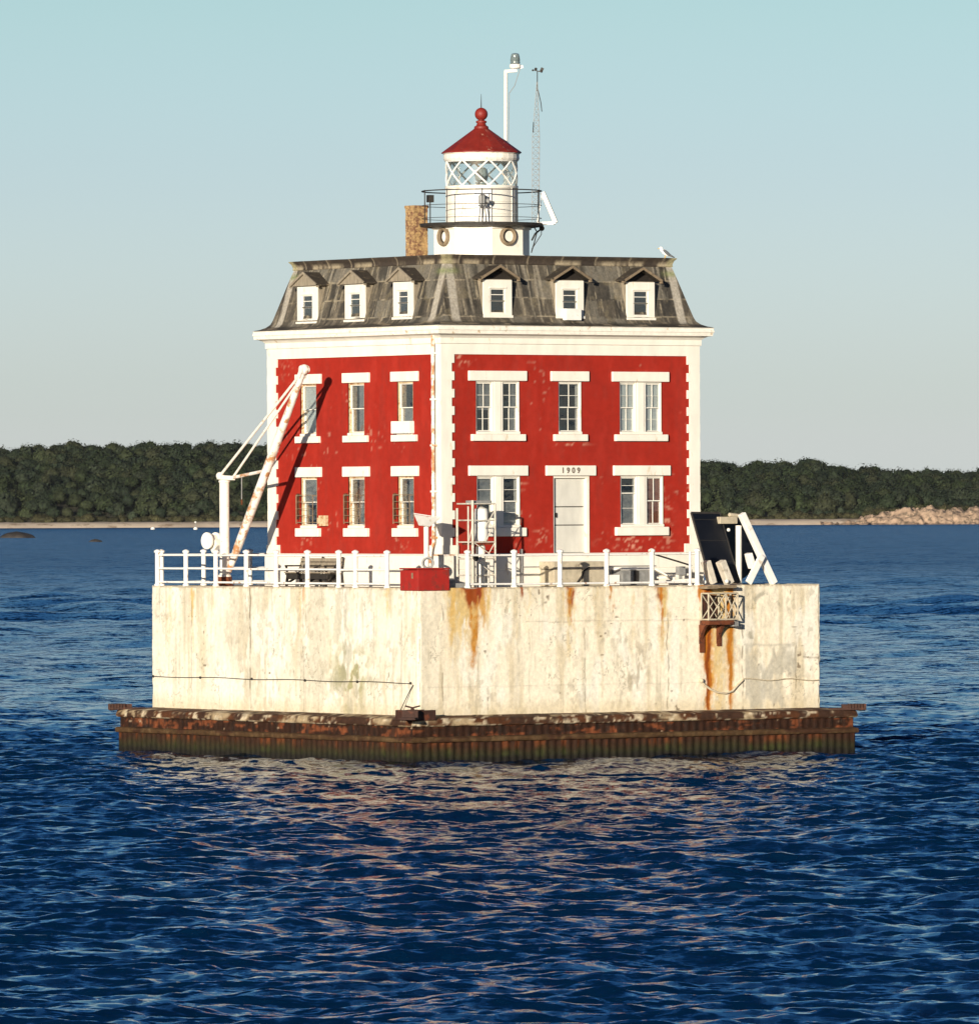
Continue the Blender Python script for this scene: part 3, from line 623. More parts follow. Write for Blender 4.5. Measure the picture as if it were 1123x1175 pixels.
def make_house():
    openR = [order((aR(w_[2][0]), aR(w_[2][1])))+(rows[w_[0]]['o'], rows[w_[0]]['l'][1]) for w_ in WR]
    doorO = order((aR(DOOR['o'][0]), aR(DOOR['o'][1])))+(ZPL, rows['L']['l'][1]); openR.append(doorO)
    openL = [order((aL(w_[2][0]), aL(w_[2][1])))+(rows[w_[0]]['o'], rows[w_[0]]['l'][1]) for w_ in WL]
    def redcol(A, Z, s, flecks):
        c = np.zeros(A.shape+(3,))+np.array([.315, .021, .0115])
        c = mixc(c, (.27, .021, .013), sstep(.5, .75, fbm(A*.7, Z*.5, s))*.6)
        c = mixc(c, (.37, .030, .018), sstep(.5, .7, fbm(A*2.5, Z*.8, s+2))*.5)
        c = mixc(c, (.26, .03, .02), sstep(.60, .72, fbm(A*6, Z*1.2, s+4))*.4)
        for fx, fz, rx, rz, k in flecks:
            m = np.exp(-((A-fx)/rx)**2-((Z-fz)/rz)**2)*sstep(.60, .68, fbm(A*7, Z*11, s+9))*k; c = mixc(c, (.60, .32, .22), np.clip(m*.8, 0, .7))
        m = sstep(.84, .88, vn(A*9, Z*9, s+13))*sstep(.62, .72, fbm(A*.8, Z*.8, s+15)); return mixc(c, (.52, .28, .2), m*.4)
    FR = [(aR(730), zR(730, 622), 1.0, .22, 1.6), (aR(655), zR(655, 510), .5, .12, 1.5), (aR(690), zR(690, 548), .35, .12, 1.2), (aR(530), zR(530, 411), .35, .2, 1.3), (aR(620), zR(620, 616), .3, .3, .8), (aR(765), zR(765, 600), .2, .7, 1.0), (aR(598), zR(598, 550), .2, .3, 1.0)]
    FL = [(aL(350), zL(350, 620), .5, .3, .6), (aL(460), zL(460, 618), .5, .3, .7), (aL(330), zL(330, 425), .3, .3, .6)]
    V = []; F = []; C = []; b = 0
    for face, ops, fl in (('R', openR, FR), ('L', openL, FL), ('B', [], []), ('S', [], [])):
        st = .07; a = set(np.round(np.arange(-SW, SW, st), 4)) | {SW}; z = set(np.round(np.arange(ZPL-.05, ZRED+.05, st), 4)) | {ZRED+.05}
        for o in ops: a |= {round(o[0], 4), round(o[1], 4)}; z |= {round(o[2], 4), round(o[3], 4)}
        a = np.array(sorted(a)); z = np.array(sorted(z)); A, Z = np.meshgrid(a, z); ca = (a[1:]+a[:-1])/2; cz = (z[1:]+z[:-1])/2
        CA, CZ = np.meshgrid(ca, cz); mk = np.ones(CA.shape, bool)
        for o in ops: mk &= ~((CA > o[0]) & (CA < o[1]) & (CZ > o[2]) & (CZ < o[3]))
        d = .010*(fbm(A*2, Z*2, 301)-.5)
        P = {'R': (A, -SW-d, Z), 'L': (-SW-d, A, Z), 'B': (A, 0*A+SW, Z), 'S': (0*A+SW, A, Z)}[face]
        V.append(np.stack(P, -1).reshape(-1, 3)); C.append(redcol(A, Z, 310 if face == 'R' else 330, fl).reshape(-1, 3))
        F.append(gquads(len(z), len(a), b, mk, flip=face in 'LB')); b += A.size
    npmesh('wall', np.concatenate(V), np.concatenate(F), 'red', HOUSE, col=np.concatenate(C))
    MB().box(-SW+1.0, SW-1.0, -SW+1.0, SW-1.0, ZP1+.1, ZRED).box(-SW+.25, SW-.25, -SW+.25, SW-.25, ZRED+.2, ZRED+.3).box(-SW+.3, SW-.3, -SW+.3, SW-.3, rows['U']['s']-.6, rows['U']['s']-.5).box(-SW+.3, SW-.3, -SW+.3, SW-.3, ZPL-.1, ZPL-.02).build('interior_wall', 'room', HOUSE)
    # white base course with a joint line
    MB().sq([(SW+.12, ZP1-.05), (SW+.12, ZP1+.52), (SW+.10, ZP1+.53), (SW+.10, ZP1+.55), (SW+.12, ZP1+.56), (SW+.12, ZPL-.06), (SW+.05, ZPL), (SW-.1, ZPL+.01)]).build('base_course', 'white', HOUSE)
    MB().sq([(SW-.05, ZRED-.002), (SW+.045, ZRED), (SW+.05, ZRED+.33), (SW+.09, ZRED+.35), (SW+.09, ZC-.40), (SW+.13, ZC-.36), (SW+.16, ZC-.33), (SW+.24, ZC-.29)]).build('frieze', 'white', HOUSE)
    MB().sq([(SW+.20, ZC-.292), (SW+.36, ZC-.27), (SW+.37, ZC-.16), (SW+.40, ZC-.15), (5.45, ZC-.03), (5.473, ZC), (5.40, ZC+.012), (5.1, ZC+.03)]).build('cornice', 'white_worn', HOUSE)
    # quoins: toothed white corner strips
    n = int(round((ZRED-ZPL)/.283)); hh = (ZRED-ZPL)/n
    q1, q2, q3, q4 = MB(), MB(), MB(), MB()
    for k in range(n):
        z0, z1 = ZPL+k*hh, ZPL+(k+1)*hh; i = k % 2; g = .05 if i == 0 else .046
        wR, wL = (.46, .36)[i], (.54, .42)[i]
        if k == 0: wR += .12; wL += .1; g += .03
        q1.box(-SW-g, -SW+wR, -SW-g, -SW+.02, z0, z1); q1.box(-SW-g, -SW+.02, -SW+.021, -SW+wL, z0, z1)
        q2.box(SW-wR, SW+g, -SW-g, -SW+.3, z0, z1); q3.box(-SW-g, -SW+.3, SW-wL, SW+g, z0, z1); q4.box(SW-.4, SW+g, SW-.4, SW+g, z0, z1)
    for q in (q1, q2, q3, q4): q.build('quoin_strip', 'white', HOUSE)
    # windows
    def window(face, a0, a1, z0, z1, lint, sill, lights, spec, low):
        fr = 'white' if face == 'R' else 'tan'
        b = MB(); t_ = .05 if face == 'R' else .06
        b.fbox(face, a0, a0+t_, -.32, -.03, z0, z1); b.fbox(face, a1-t_, a1, -.32, -.03, z0, z1)
        b.fbox(face, a0+t_, a1-t_, -.32, -.03, z1-t_, z1); b.fbox(face, a0+t_, a1-t_, -.32, -.01, z0, z0+t_)
        wn = b.build('window', fr, HOUSE, .006)
        if lights == 2:
            m = (a0+a1)/2; MB().fbox(face, m-.21, m+.21, -.26, -.02, z0+.02, z1-.02).fbox(face, m-.13, m+.13, -.018, .0, z0+.02, z1-.02).build('mullion', 'white', wn, .01)
            spans = [(a0+t_, m-.21), (m+.21, a1-t_)]
        else: spans = [(a0+t_, a1-t_)]
        MB().fbox(face, *lint, -.12, .085, rows[low]['l'][1], rows[low]['l'][0]).build('lintel', 'white', wn, .018)
        MB().fbox(face, *sill, -.20, .12, rows[low]['s'], rows[low]['o']-.04).fbox(face, a0+.01, a1-.01, -.25, .05, rows[low]['o']-.038, rows[low]['o']+.05).build('sill', 'white', wn, .018)
        for j, (s0, s1) in enumerate(spans):
            sp = spec[j % len(spec)]
            zm = (z0+z1)/2 + sp.get('dm', 0); b = MB(); s_ = .03
            for (q0, q1, dd) in ((z0+.06, zm+.02, -.11), (zm-.02, z1-.06, -.065)):
                b.fbox(face, s0, s0+s_, dd-.05, dd, q0, q1); b.fbox(face, s1-s_, s1, dd-.05, dd, q0, q1)
                b.fbox(face, s0+s_, s1-s_, dd-.05, dd, q0, q0+s_); b.fbox(face, s0+s_, s1-s_, dd-.05, dd, q1-s_, q1)
                nc, nr = sp.get('m', (1, 2))
                for c in range(1, nc): x = s0+(s1-s0)*c/nc; b.fbox(face, x-.006, x+.006, dd-.045, dd-.008, q0+s_, q1-s_)
                for r_ in range(1, nr): y = q0+(q1-q0)*r_/nr; b.fbox(face, s0+s_, s1-s_, dd-.043, dd-.010, y-.007, y+.007)
            b.build('sash', fr if sp.get('tan') else 'white', wn)
            MB().fbox(face, s0+.01, s1-.01, -.101, -.095, zm, z1-.05).fbox(face, s0+.01, s1-.01, -.146, -.140, z0+.05, zm-.001).build('pane', 'glass', wn)
            cv = sp.get('c')
            if cv == 'full': MB().fbox(face, s0-.05, s1+.05, -.165, -.155, z0, z1).build('curtain', 'curtain', wn)
            if cv == 'half': MB().fbox(face, s0-.05, s0+(s1-s0)*.55, -.165, -.155, z0, z1).build('curtain', 'pane_backing', wn)
            if cv == 'side': MB().fbox(face, s0+(s1-s0)*.6, s1+.05, -.165, -.155, z0, z1).build('curtain', 'pane_backing', wn)
            if cv == 'top': MB().fbox(face, s0-.05, s1+.05, -.165, -.155, zm-.1, z1).build('curtain', 'pane_backing', wn)
            if cv == 'red': MB().fbox(face, s0-.05, s1+.05, -.165, -.155, z0, z1).build('curtain', 'redcurtain', wn)
            if cv == 'bot': MB().fbox(face, s0-.05, s1+.05, -.165, -.155, z0, zm).build('curtain', 'pane_backing', wn)
        return wn
    specsR = [[dict(m=(2, 2), c='top'), dict(m=(2, 2), c='side')], [dict(m=(2, 2))], [dict(m=(2, 2), c='full'), dict(m=(2, 2), c='full')], [dict(m=(1, 2), c='top'), dict(m=(1, 2), c='bot')], [dict(m=(1, 2), c='bot', dm=.25), dict(m=(2, 1), c='red')]]
    for w_, o, sp in zip(WR, openR, specsR): window('R', *o, order((aR(w_[1][0], .085), aR(w_[1][1], .085))), order((aR(w_[3][0], .1), aR(w_[3][1], .1))), w_[4], sp, w_[0])
    specsL = [[dict(m=(1, 1), c='full')], [dict(m=(1, 1), c='half')], [dict(m=(1, 1), c='bot')], [dict(m=(1, 1), c='top')], [dict(m=(1, 1), c='half')], [dict(m=(1, 1), c='half')]]
    for i, (w_, o, sp) in enumerate(zip(WL, openL, specsL)):
        wn = window('L', *o, order((aL(w_[1][0], .085), aL(w_[1][1], .085))), order((aL(w_[3][0], .1), aL(w_[3][1], .1))), 1, sp, w_[0])
        a0, a1, z0, z1 = o
        if i == 2: MB().fbox('L', a0-.06, a1+.10, -.15, .20, z0+.0, z0+.40).build('air_conditioner', 'board', wn, .02)
        if i >= 3:   # rusty guard cage over the lower sash
            b = MB(); zt = z0+1.05
            for q in range(5): zz = z0+.15+q*(zt-z0-.15)/4; b.fbox('L', a0-.02, a1+.02, .17, .19, zz-.008, zz+.008)
            for aa in (a0-.02, a1): b.fbox('L', aa, aa+.02, .17, .195, z0+.1, zt)
            for aa in (a0-.02, a1):
                for zz in (z0+.15, zt-.02): b.fbox('L', aa, aa+.02, .0, .17, zz-.012, zz+.012)
            b.build('window_guard', 'palewood', wn)
            b = MB(); b.fbox('L', a1+.06, a1+.20, .01, .05, z0+.25, zt+.05)
            b.build('shutter_hinge', 'rust', wn)
    # door
    a0, a1, z0, z1 = doorO
    fr = MB().fbox('R', a0, a0+.05, -.28, -.02, z0, z1).fbox('R', a1-.12, a1, -.28, -.02, z0, z1).fbox('R', a0+.05, a1-.12, -.28, -.02, z1-.08, z1)
    dr = fr.build('door', 'white', HOUSE, .008)
    zA, zB = zR(655, 581.5), zR(655, 602.5)
    b = MB(); b.fbox('R', a0+.05, a1-.12, -.2, -.14, z0+.02, zB-.015).fbox('R', a0+.05, a1-.12, -.2, -.14, zB+.015, zA-.015).fbox('R', a0+.05, a1-.12, -.2, -.14, zA+.015, z1-.08)
    b.build('door_leaf', 'doorpaint', dr, .006)
    MB().fbox('R', a0+.05, a1-.12, -.26, -.21, z0, z1-.05).build('door_backing', 'darkbrown', dr)
    MB().fbox('R', a0+.16, a0+.20, -.14, -.08, zB+.25, zB+.40).build('handle', 'darkiron', dr)
    l0, l1 = order((aR(DOOR['l'][0], .085), aR(DOOR['l'][1], .085)))
    MB().fbox('R', l0, l1, -.12, .085, zl0, zl1).build('lintel', 'white', dr, .018)
    for q, ch in enumerate('1909'):
        fc = bpy.data.curves.new('date', 'FONT'); fc.body = ch; fc.size = .25; fc.extrude = .006; fc.align_x = 'CENTER'; fc.align_y = 'CENTER'; fc.offset = .006
        tmp = bpy.data.objects.new('tmp', fc); COL.objects.link(tmp)
        dg = bpy.context.evaluated_depsgraph_get(); me = bpy.data.meshes.new_from_object(tmp.evaluated_get(dg)); bpy.data.objects.remove(tmp)
        me.materials.clear(); me.materials.append(MAT['text']); o = bpy.data.objects.new('numeral', me); COL.objects.link(o); o.parent = dr
        o.location = Vector(((l0+l1)/2-.04+(q-1.5)*.205, -SW-.094, (zl0+zl1)/2))-ROOT(dr); o.rotation_euler = (R(90), 0, 0)
    # downspout
    b = MB(); y = aL(497.3, .16); x = -SW-.16
    b.path([(x, y, ZC-.25), (x, y, ZRED-.1), (x, y, ZPL+.35), (x-.12, y, ZPL+.1), (x-.15, y, ZPL-.3)], .055, 8)
    for z in np.linspace(ZPL+.5, ZRED, 5): b.box(x-.07, x+.12, y-.075, y+.075, z, z+.06)
    b.build('downspout', 'white_rust', HOUSE)
    # meter box on the left wall
    y0, y1 = order((aL(369.5), aL(380.5))); b = MB(); b.fbox('L', y0+.18, y1, .0, .14, zL(375, 603.5), zL(375, 591.5)); b.fbox('L', y1+.02, y1+.22, 0, .06, zL(375, 601), zL(375, 594)); b.build('meter_box', 'tan', HOUSE, .01)
make_house()

# ---- mansard roof
PROF = [(5.47, ZC+.014), (5.30, ZC+.05), (5.15, ZC+.12), (5.04, ZC+.22), (4.98, ZC+.36), (4.86, ZC+.75), (4.74, ZC+1.15), (4.62, ZC+1.55), (4.50, ZC+1.93), (4.46, ZC+2.02)]
def roof_h(z): return float(np.interp(z, [p[1] for p in PROF], [p[0] for p in PROF]))
def make_roof():
    roof = MB().box(-4.5, 4.5, -4.5, 4.5, ZM-.16, ZM-.05).build('roof', 'deck', HOUSE); roof['label'] = 'flat roof deck'
    hs = np.array([p[0] for p in PROF]); zs_ = np.array([p[1] for p in PROF]); L_ = np.r_[0, np.cumsum(np.hypot(np.diff(hs), np.diff(zs_)))]
    sl = np.linspace(0, L_[-1], 72); hz = np.interp(sl, L_, hs); zz = np.interp(sl, L_, zs_)
    u = np.linspace(-1, 1, 300); V = []; C = []; F = []; b = 0; r = np.random.default_rng(5)
    for k in range(4):
        U, S = np.meshgrid(u, sl); Hh = np.repeat(hz[:, None], len(u), 1); Z = np.repeat(zz[:, None], len(u), 1); A = U*Hh
        s = 400+20*k
        cid = A/.78+.25*np.floor(S/.62) ; rid = S/.62+.15*vn(A*.8, A*0, s)
        ci, ri = np.floor(cid+.25*vn(S*.8, A*.3, s+1)), np.floor(rid); cf, rf = cid-np.floor(cid), rid-ri
        tone = _h(ci, ri, s); c = np.zeros(A.shape+(3,))+np.array([.082, .070, .052])
        c = mixc(c, (.052, .046, .037), sstep(.4, .6, tone)); c = mixc(c, (.165, .148, .115), sstep(.66, .82, tone)*.9)
        c = mixc(c, (.175, .148, .108), sstep(.50, .70, fbm(A*5, S*.7, s+3))*.75); c = mixc(c, (.018, .016, .013), sstep(.55, .75, fbm(A*3.5, S*.9, s+5))*.7)
        seam = np.maximum(np.exp(-((cf-.03)/.028)**2)*sstep(.35, .6, fbm(A*2, S*3, s+7)), np.exp(-((rf-.03)/.035)**2)*sstep(.4, .62, fbm(A*3, S*2, s+8)))
        c = mixc(c, (.38, .32, .22), np.clip(seam*1.2, 0, 1)*.85)
        c = mixc(c, (.20, .165, .10), sstep(.60, .74, fbm(A*4, S*4, s+10))*.4); c = mixc(c, (.32, .28, .21), sstep(.62, .74, fbm(A*9, S*.45, s+11))*.6)
        aa = np.abs(A); strip = sstep(.19, .12, np.abs(aa-(4.40+.10*(S/2.3-1)*-1)))*sstep(.25, .38, S)*sstep(.30, .55, fbm(A*7, S*1.1, s+12)+.12)
        c = mixc(c, (.42, .38, .31), strip*.9)
        c = mixc(c, (.20, .24, .08), np.exp(-((aa-4.4)/.3)**2-((S-2.12)/.10)**2)*.7)
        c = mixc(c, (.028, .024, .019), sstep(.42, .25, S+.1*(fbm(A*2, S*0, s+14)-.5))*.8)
        c = mixc(c, (.30, .24, .16), sstep(.56, .66, fbm(A*2.2, S*5, s+15))*sstep(.5, .3, S)*.6)
        off = .02*(fbm(A*3, S*3, s+16)-.5)+.012*tone
        edge = np.minimum(1-np.abs(U), 1)*40; off = off*np.clip(edge, 0, 1)
        P = {0: (A, -(Hh+off), Z), 1: (-(Hh+off), A, Z), 2: (A, Hh+off, Z), 3: (Hh+off, A, Z)}[k]
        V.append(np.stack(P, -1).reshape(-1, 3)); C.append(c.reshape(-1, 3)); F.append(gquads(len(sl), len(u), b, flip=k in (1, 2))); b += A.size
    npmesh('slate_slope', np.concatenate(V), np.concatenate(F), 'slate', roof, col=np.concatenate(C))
    # crown band: sheet-metal strips flaring outwards
    V = []; C = []; F = []; b = 0; pr = [(4.44, ZM-.30), (4.50, ZM-.285), (4.50, ZM-.25), (4.49, ZM-.22), (4.53, ZM-.10), (4.60, ZM-.02), (4.60, ZM+.0), (4.48, ZM+.012), (4.2, ZM-.03)]
    for k in range(4):
        u = np.linspace(-1, 1, 240); rowsV = []; rowsC = []
        for j, (h, z) in enumerate(pr):
            A = u*h; cell = np.floor(A/1.35+.3*k); c = np.zeros((len(u), 3))+np.array([.038, .029, .022])
            c = mixc(c, (.055, .041, .030), _h(cell, cell*0, 471+k)); c = mixc(c, (.10, .075, .05), sstep(.55, .7, fbm(A*6, A*0+j*.3, 473))*.5)
            if j in (1, 2, 3): c = mixc(c, (.40, .33, .22), sstep(.4, .6, fbm(A*2, A*0+7, 474))*.8)
            sf = (A/1.35+.3*k)-cell; c = mixc(c, (.34, .28, .19), np.exp(-((sf-.03)/.018)**2)*.8)
            c = mixc(c, (.40, .36, .20), sstep(.35, .15, h-np.abs(A))*.7)
            w_ = .012*(fbm(A*1.5, A*0+k, 475)-.5)
            P = {0: (A, 0*A-h, z+w_), 1: (0*A-h, A, z+w_), 2: (A, 0*A+h, z+w_), 3: (0*A+h, A, z+w_)}[k]
            rowsV.append(np.stack(P, -1)); rowsC.append(c)
        V.append(np.array(rowsV).reshape(-1, 3)); C.append(np.array(rowsC).reshape(-1, 3)); F.append(gquads(len(pr), len(u), b, flip=k in (1, 2))); b += len(V[-1])
    npmesh('crown_band', np.concatenate(V), np.concatenate(F), 'slate', roof, col=np.concatenate(C))
    # ridge tile line between slope and eave
    # dormers
    def dormer(face, x0, x1, yb, yt, ypk, yeave, e0, e1, ac=False):
        FD = 5.0; d = FD-SW
        f = aR if face == 'R' else aL; g = zR if face == 'R' else zL; xm = (x0+x1)/2
        a0, a1 = order((f(x0, d), f(x1, d))); z0, z1 = g(xm, yb, d), g(xm, yt, d); am = (a0+a1)/2
        zpk = g(xm, ypk, d+.2); ze = g(xm, yeave, d+.2); hw = (a1-a0)/2+.20
        b = MB(); b.fbox(face, a0, a1, -.9, d-.06, z0, z1+.02); dm = b.build('dormer', 'greywood', HOUSE)
        w0, w1 = (a1-a0)*.24, (a1-a0)*.24; zo0, zo1 = z0+.11, z1-.28
        b = MB(); b.fbox(face, a0, a0+w0, d-.06, d, z0, z1); b.fbox(face, a1-w1, a1, d-.06, d, z0, z1); b.fbox(face, a0+w0, a1-w1, d-.06, d, z0, zo0); b.fbox(face, a0+w0, a1-w1, d-.06, d, zo1, z1)
        b.fbox(face, a0-.02, a1+.02, d+.001, d+.05, z0-.03, z0+.05); b.fbox(face, a0+w0-.05, a1-w1+.05, d+.001, d+.025, zo1, zo1+.05)
        b.build('casing', 'white', dm, .008)
        b = MB(); zm = (zo0+zo1)/2; s0, s1 = a0+w0, a1-w1
        for q0, q1 in ((zo0, zm+.015), (zm-.015, zo1)):
            b.fbox(face, s0, s0+.035, d-.05, d-.015, q0, q1); b.fbox(face, s1-.035, s1, d-.05, d-.015, q0, q1); b.fbox(face, s0+.035, s1-.035, d-.05, d-.015, q0, q0+.035); b.fbox(face, s0+.035, s1-.035, d-.05, d-.015, q1-.035, q1)
        b.fbox(face, s0+.035, s1-.035, d-.048, d-.018, (zm+zo1)/2-.012, (zm+zo1)/2+.012)
        b.build('sash', 'white', dm)
        MB().fbox(face, s0, s1, d-.056, d-.052, zo0, zo1).build('pane', 'glass', dm)
        MB().fbox(face, s0+.01, s1-.01, d-.0595, d-.0575, zo0, zo0+(zo1-zo0)*.97).build('pane_backing', 'room', dm)  # dark sheet close behind the pane, painted as the unlit room
        # gable roof running back into the slope
        def P(a, dd, z): return (a, -SW-dd, z) if face == 'R' else (-SW-dd, a, z)
        def slabpair(h0, h1, f0, f1, zp, zev, th):
            bb = MB()
            for sgn in (-1, 1):
                e = am+sgn*h0
                bb.hexa([P(e, f0, zev-th), P(e, f1, zev-th), P(am, f1, zp-th), P(am, f0, zp-th), P(e, f0, zev), P(e, f1, zev), P(am, f1, zp), P(am, f0, zp)])
            return bb
        slabpair(hw, hw, -.95, d+.17, zpk, ze+.05, .05).build('gable_roof', 'darkslate', dm)
        b = MB(); rec = -.16 if face == 'R' else .10
        b.hexa([P(am-hw+.03, d+rec-.05, z1+.02), P(am-hw+.03, d+rec, z1+.02), P(am+hw-.03, d+rec, z1+.02), P(am+hw-.03, d+rec-.05, z1+.02),
                P(am-.02, d+rec-.05, zpk-.06), P(am-.02, d+rec, zpk-.06), P(am+.02, d+rec, zpk-.06), P(am+.02, d+rec-.05, zpk-.06)])
        b.build('gable_panel', 'darkbrown' if face == 'R' else 'greywood', dm)  # gable panels coloured darker on the right face than on the left
        b = MB()
        for sgn in (-1, 1):
            e = am+sgn*hw; b.hexa([P(e, d+.13, ze-.03), P(e, d+.176, ze-.03), P(am, d+.176, zpk-.07), P(am, d+.13, zpk-.07), P(e, d+.13, ze+.055), P(e, d+.176, ze+.055), P(am, d+.176, zpk+.01), P(am, d+.13, zpk+.01)])
            b.fbox(face, e-.03, e+.03, -.05 if face == 'R' else .0, d+.15, ze-.06, ze-.0)
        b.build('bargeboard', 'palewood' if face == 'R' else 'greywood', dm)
        if ac: MB().fbox(face, s0-.02, s1+.02, d-.04, d+.22, zo0-.2, zo0+.18).build('air_conditioner', 'board', dm, .015)
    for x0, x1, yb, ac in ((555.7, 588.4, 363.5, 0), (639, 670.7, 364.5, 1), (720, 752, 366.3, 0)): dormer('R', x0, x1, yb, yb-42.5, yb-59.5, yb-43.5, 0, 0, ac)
    for x0, x1, yb in ((342, 364.9, 370.8), (396.6, 419.5, 368.5), (452, 474.3, 365.4)): dormer('L', x0, x1, yb, yb-42, yb-59, yb-43, 0, 0)
    # chimney
    c = pD(478, 260, 1.05); b = MB(); zt = pD(478, 236, 1.05).z; s = .26
    for k in range(int((zt-ZM)/.09)+2):
        o = .012*random.random(); z = ZM-.1+k*.09
        if z+.09 > zt: break
        b.box(c.x-s-o, c.x+s+.012*random.random(), c.y-s-o, c.y+s+.012*random.random(), z, z+.086)
    b.box(c.x-s-.03, c.x+s+.03, c.y-s-.03, c.y+s+.03, zt-.09, zt); ch = b.build('chimney', 'brick', roof)
    MB().box(c.x-.36, c.x+.36, c.y-.36, c.y+.36, ZM-.1, ZM+.08).build('flashing', 'white', ch)
make_roof()

# ================================================================== LANTERN
ZG = None
def make_lantern():
    def zz(py): return pD(552.6, py, 0).z
    t = thing('lantern_tower', 'white octagonal lantern tower with red conical roof on the house', 'lantern tower', (0, 0, ZM-.05))
    zg = zz(258.5); PH8 = R(22.5)-TH*0 + 0; RB = 1.60/math.cos(R(22.5))*.955
    b = MB(); b.lathe((0, 0), [(RB, ZM-.1), (RB, ZM+.14)], 8, PH8); b.lathe((0, 0), [(RB-.05, ZM+.141), (RB-.05, zg-.16), (RB+.02, zg-.15), (RB+.02, zg-.02)], 8, PH8)
    base = b.build('base_drum', 'white', t)
    ap = (RB-.05)*math.cos(R(22.5))
    for nx, ny in ((0, -1), (-1, 0), (0, 1), (1, 0)):
        zc = zz(272.5); c = Vector((nx*ap, ny*ap, zc)); tg = Vector((abs(ny), -abs(nx), 0))
        b = MB(); b.torus(c+Vector((nx, ny, 0))*.04, (nx, ny, 0), .26, .06, 24, 8, 1.6); pt = b.build('porthole', 'palewood', t)
        MB().tube(c+Vector((nx, ny, 0))*.004, c+Vector((nx, ny, 0))*.012, .24, 20).build('port_shade', 'darkbrown', pt); MB().tube(c+Vector((nx, ny, 0))*.013+tg*.065, c+Vector((nx, ny, 0))*.03+tg*.065, .175, 20).build('port_cover', 'white_worn', pt)  # dark disc left showing beside the off-centre cover: a painted crescent of shade
    b = MB(); b.lathe((0, 0), [(1.5, zg-.05), (1.75, zg-.09), (2.03, zg-.05), (2.05, zg+.05), (1.1, zg+.06)], 32, 0); gal = b.build('gallery_deck', 'darkiron', t)
    zr = zz(219.5); zm = zz(236); b = MB()
    for z, rr in ((zr, .022), (zm, .011), (zg+.22, .010)): b.torus((0, 0, z), (0, 0, 1), 1.97, rr, 40, 6)
    rl = b.build('gallery_railing', 'darkiron', t)
    for k in range(10):
        a = 2*math.pi*k/10+.35; MB().tube((1.97*math.cos(a), 1.97*math.sin(a), zg), (1.97*math.cos(a), 1.97*math.sin(a), zr+.03), .017, 6).build('stanchion', 'darkiron', rl)
    zs_ = zz(213.8); b = MB(); b.lathe((0, 0), [(1.18, zg+.05), (1.18, zs_-.08), (1.21, zs_-.07), (1.21, zs_), (1.05, zs_+.01)], 32)
    for k in range(8):
        a = R(22.5)+k*R(45); b.tube((1.185*math.cos(a), 1.185*math.sin(a), zg+.05), (1.185*math.cos(a), 1.185*math.sin(a), zs_), .018, 5)
    for z in (zg+.35, zg+.75): b.torus((0, 0, z), (0, 0, 1), 1.183, .012, 32, 5)
    b.build('lower_wall', 'white', t, smooth=R(40))
    ze = zz(184.5); b = MB(); n = 8
    for k in range(n):
        for sgn in (1, -1):
            a0 = R(22.5)+k*R(45); pts = []
            for q in range(9):
                a = a0+sgn*R(45)*q/8; pts.append((1.165*math.cos(a), 1.165*math.sin(a), zs_+(ze-zs_)*q/8))
            b.path(pts, .032, 6)
    b.torus((0, 0, ze-.02), (0, 0, 1), 1.165, .035, 32, 6); b.build('astragals', 'board', t)
    MB().lathe((0, 0), [(1.13, zs_), (1.13, ze)], 16, R(22.5)/2, caps=False).build('lantern_glass', 'clear', t, smooth=True)
    zb = zz(176); b = MB(); b.lathe((0, 0), [(1.10, ze-.02), (1.22, ze-.01), (1.25, ze+.06), (1.24, zb-.04), (1.28, zb-.02), (1.28, zb)], 32); b.build('eave_ring', 'white_worn', t)
    b = MB(); za = zz(147.5); b.lathe((0, 0), [(1.24, zb-.02), (1.325, zb+.0), (1.325, zb+.03), (.26, za-.02), (.24, za), (.0, za)], 16, .1); b.build('cone_roof', 'redmetal', t)
    zk = zz(131); b = MB(); b.lathe((0, 0), [(.24, za-.02), (.24, za+.06), (.17, za+.10), (.14, zk-.30), (.18, zk-.28), (.18, zk-.23), (.10, zk-.20), (.10, zk-.1)], 16); b.ball((0, 0, zk), .215, 20, 12); b.build('ball_finial', 'redmetal', t, smooth=R(40))
    MB().tube((0, 0, zk+.2), (0, 0, zz(108)), .018, 6, .006).build('lightning_rod', 'darkiron', t)
    # optic inside, on a pedestal
    b = MB(); b.lathe((0, 0), [(.22, zs_-.4), (.16, zs_+.05), (.20, zs_+.1), (.20, zs_+.14)], 12); b.lathe((0, 0), [(.10, zs_+.14), (.19, zs_+.2), (.23, zs_+.38), (.19, zs_+.56), (.10, zs_+.62)], 12); b.build('optic', 'lenscl', t)
    # door and fittings on the lower wall facing the photographer
    fdir = Vector((-FW.x, -FW.y, 0)); side = RT
    b = MB(); c = fdir*1.22+RT*.05
    b.hexa([c-side*.28+UP*(zg+.06), c+side*.28+UP*(zg+.06), c+side*.28-fdir*.2+UP*(zg+.06), c-side*.28-fdir*.2+UP*(zg+.06), c-side*.28+UP*(zs_-.1), c+side*.28+UP*(zs_-.1), c+side*.28-fdir*.2+UP*(zs_-.1), c-side*.28-fdir*.2+UP*(zs_-.1)]); b.build('lantern_door', 'board', t, .02)
    b = MB(); c = fdir*1.55+RT*.03; zq = zg+.05
    for s in (-.12, .12): b.tube(c+RT*s+UP*zq, c+RT*s*.6+UP*(zq+.55), .022, 6)
    b.bar(c-RT*.14+UP*(zq+.55), c+RT*.14+UP*(zq+.55), .2, .05); b.lathe(c, [(.09, zq+.58), (.13, zq+.62), (.13, zq+.86), (.06, zq+.92)], 12); b.tube(c+UP*(zq+.75), c+RT*.22+UP*(zq+.68), .04, 8, .09); b.build('gallery_lamp', 'greysteel', t)
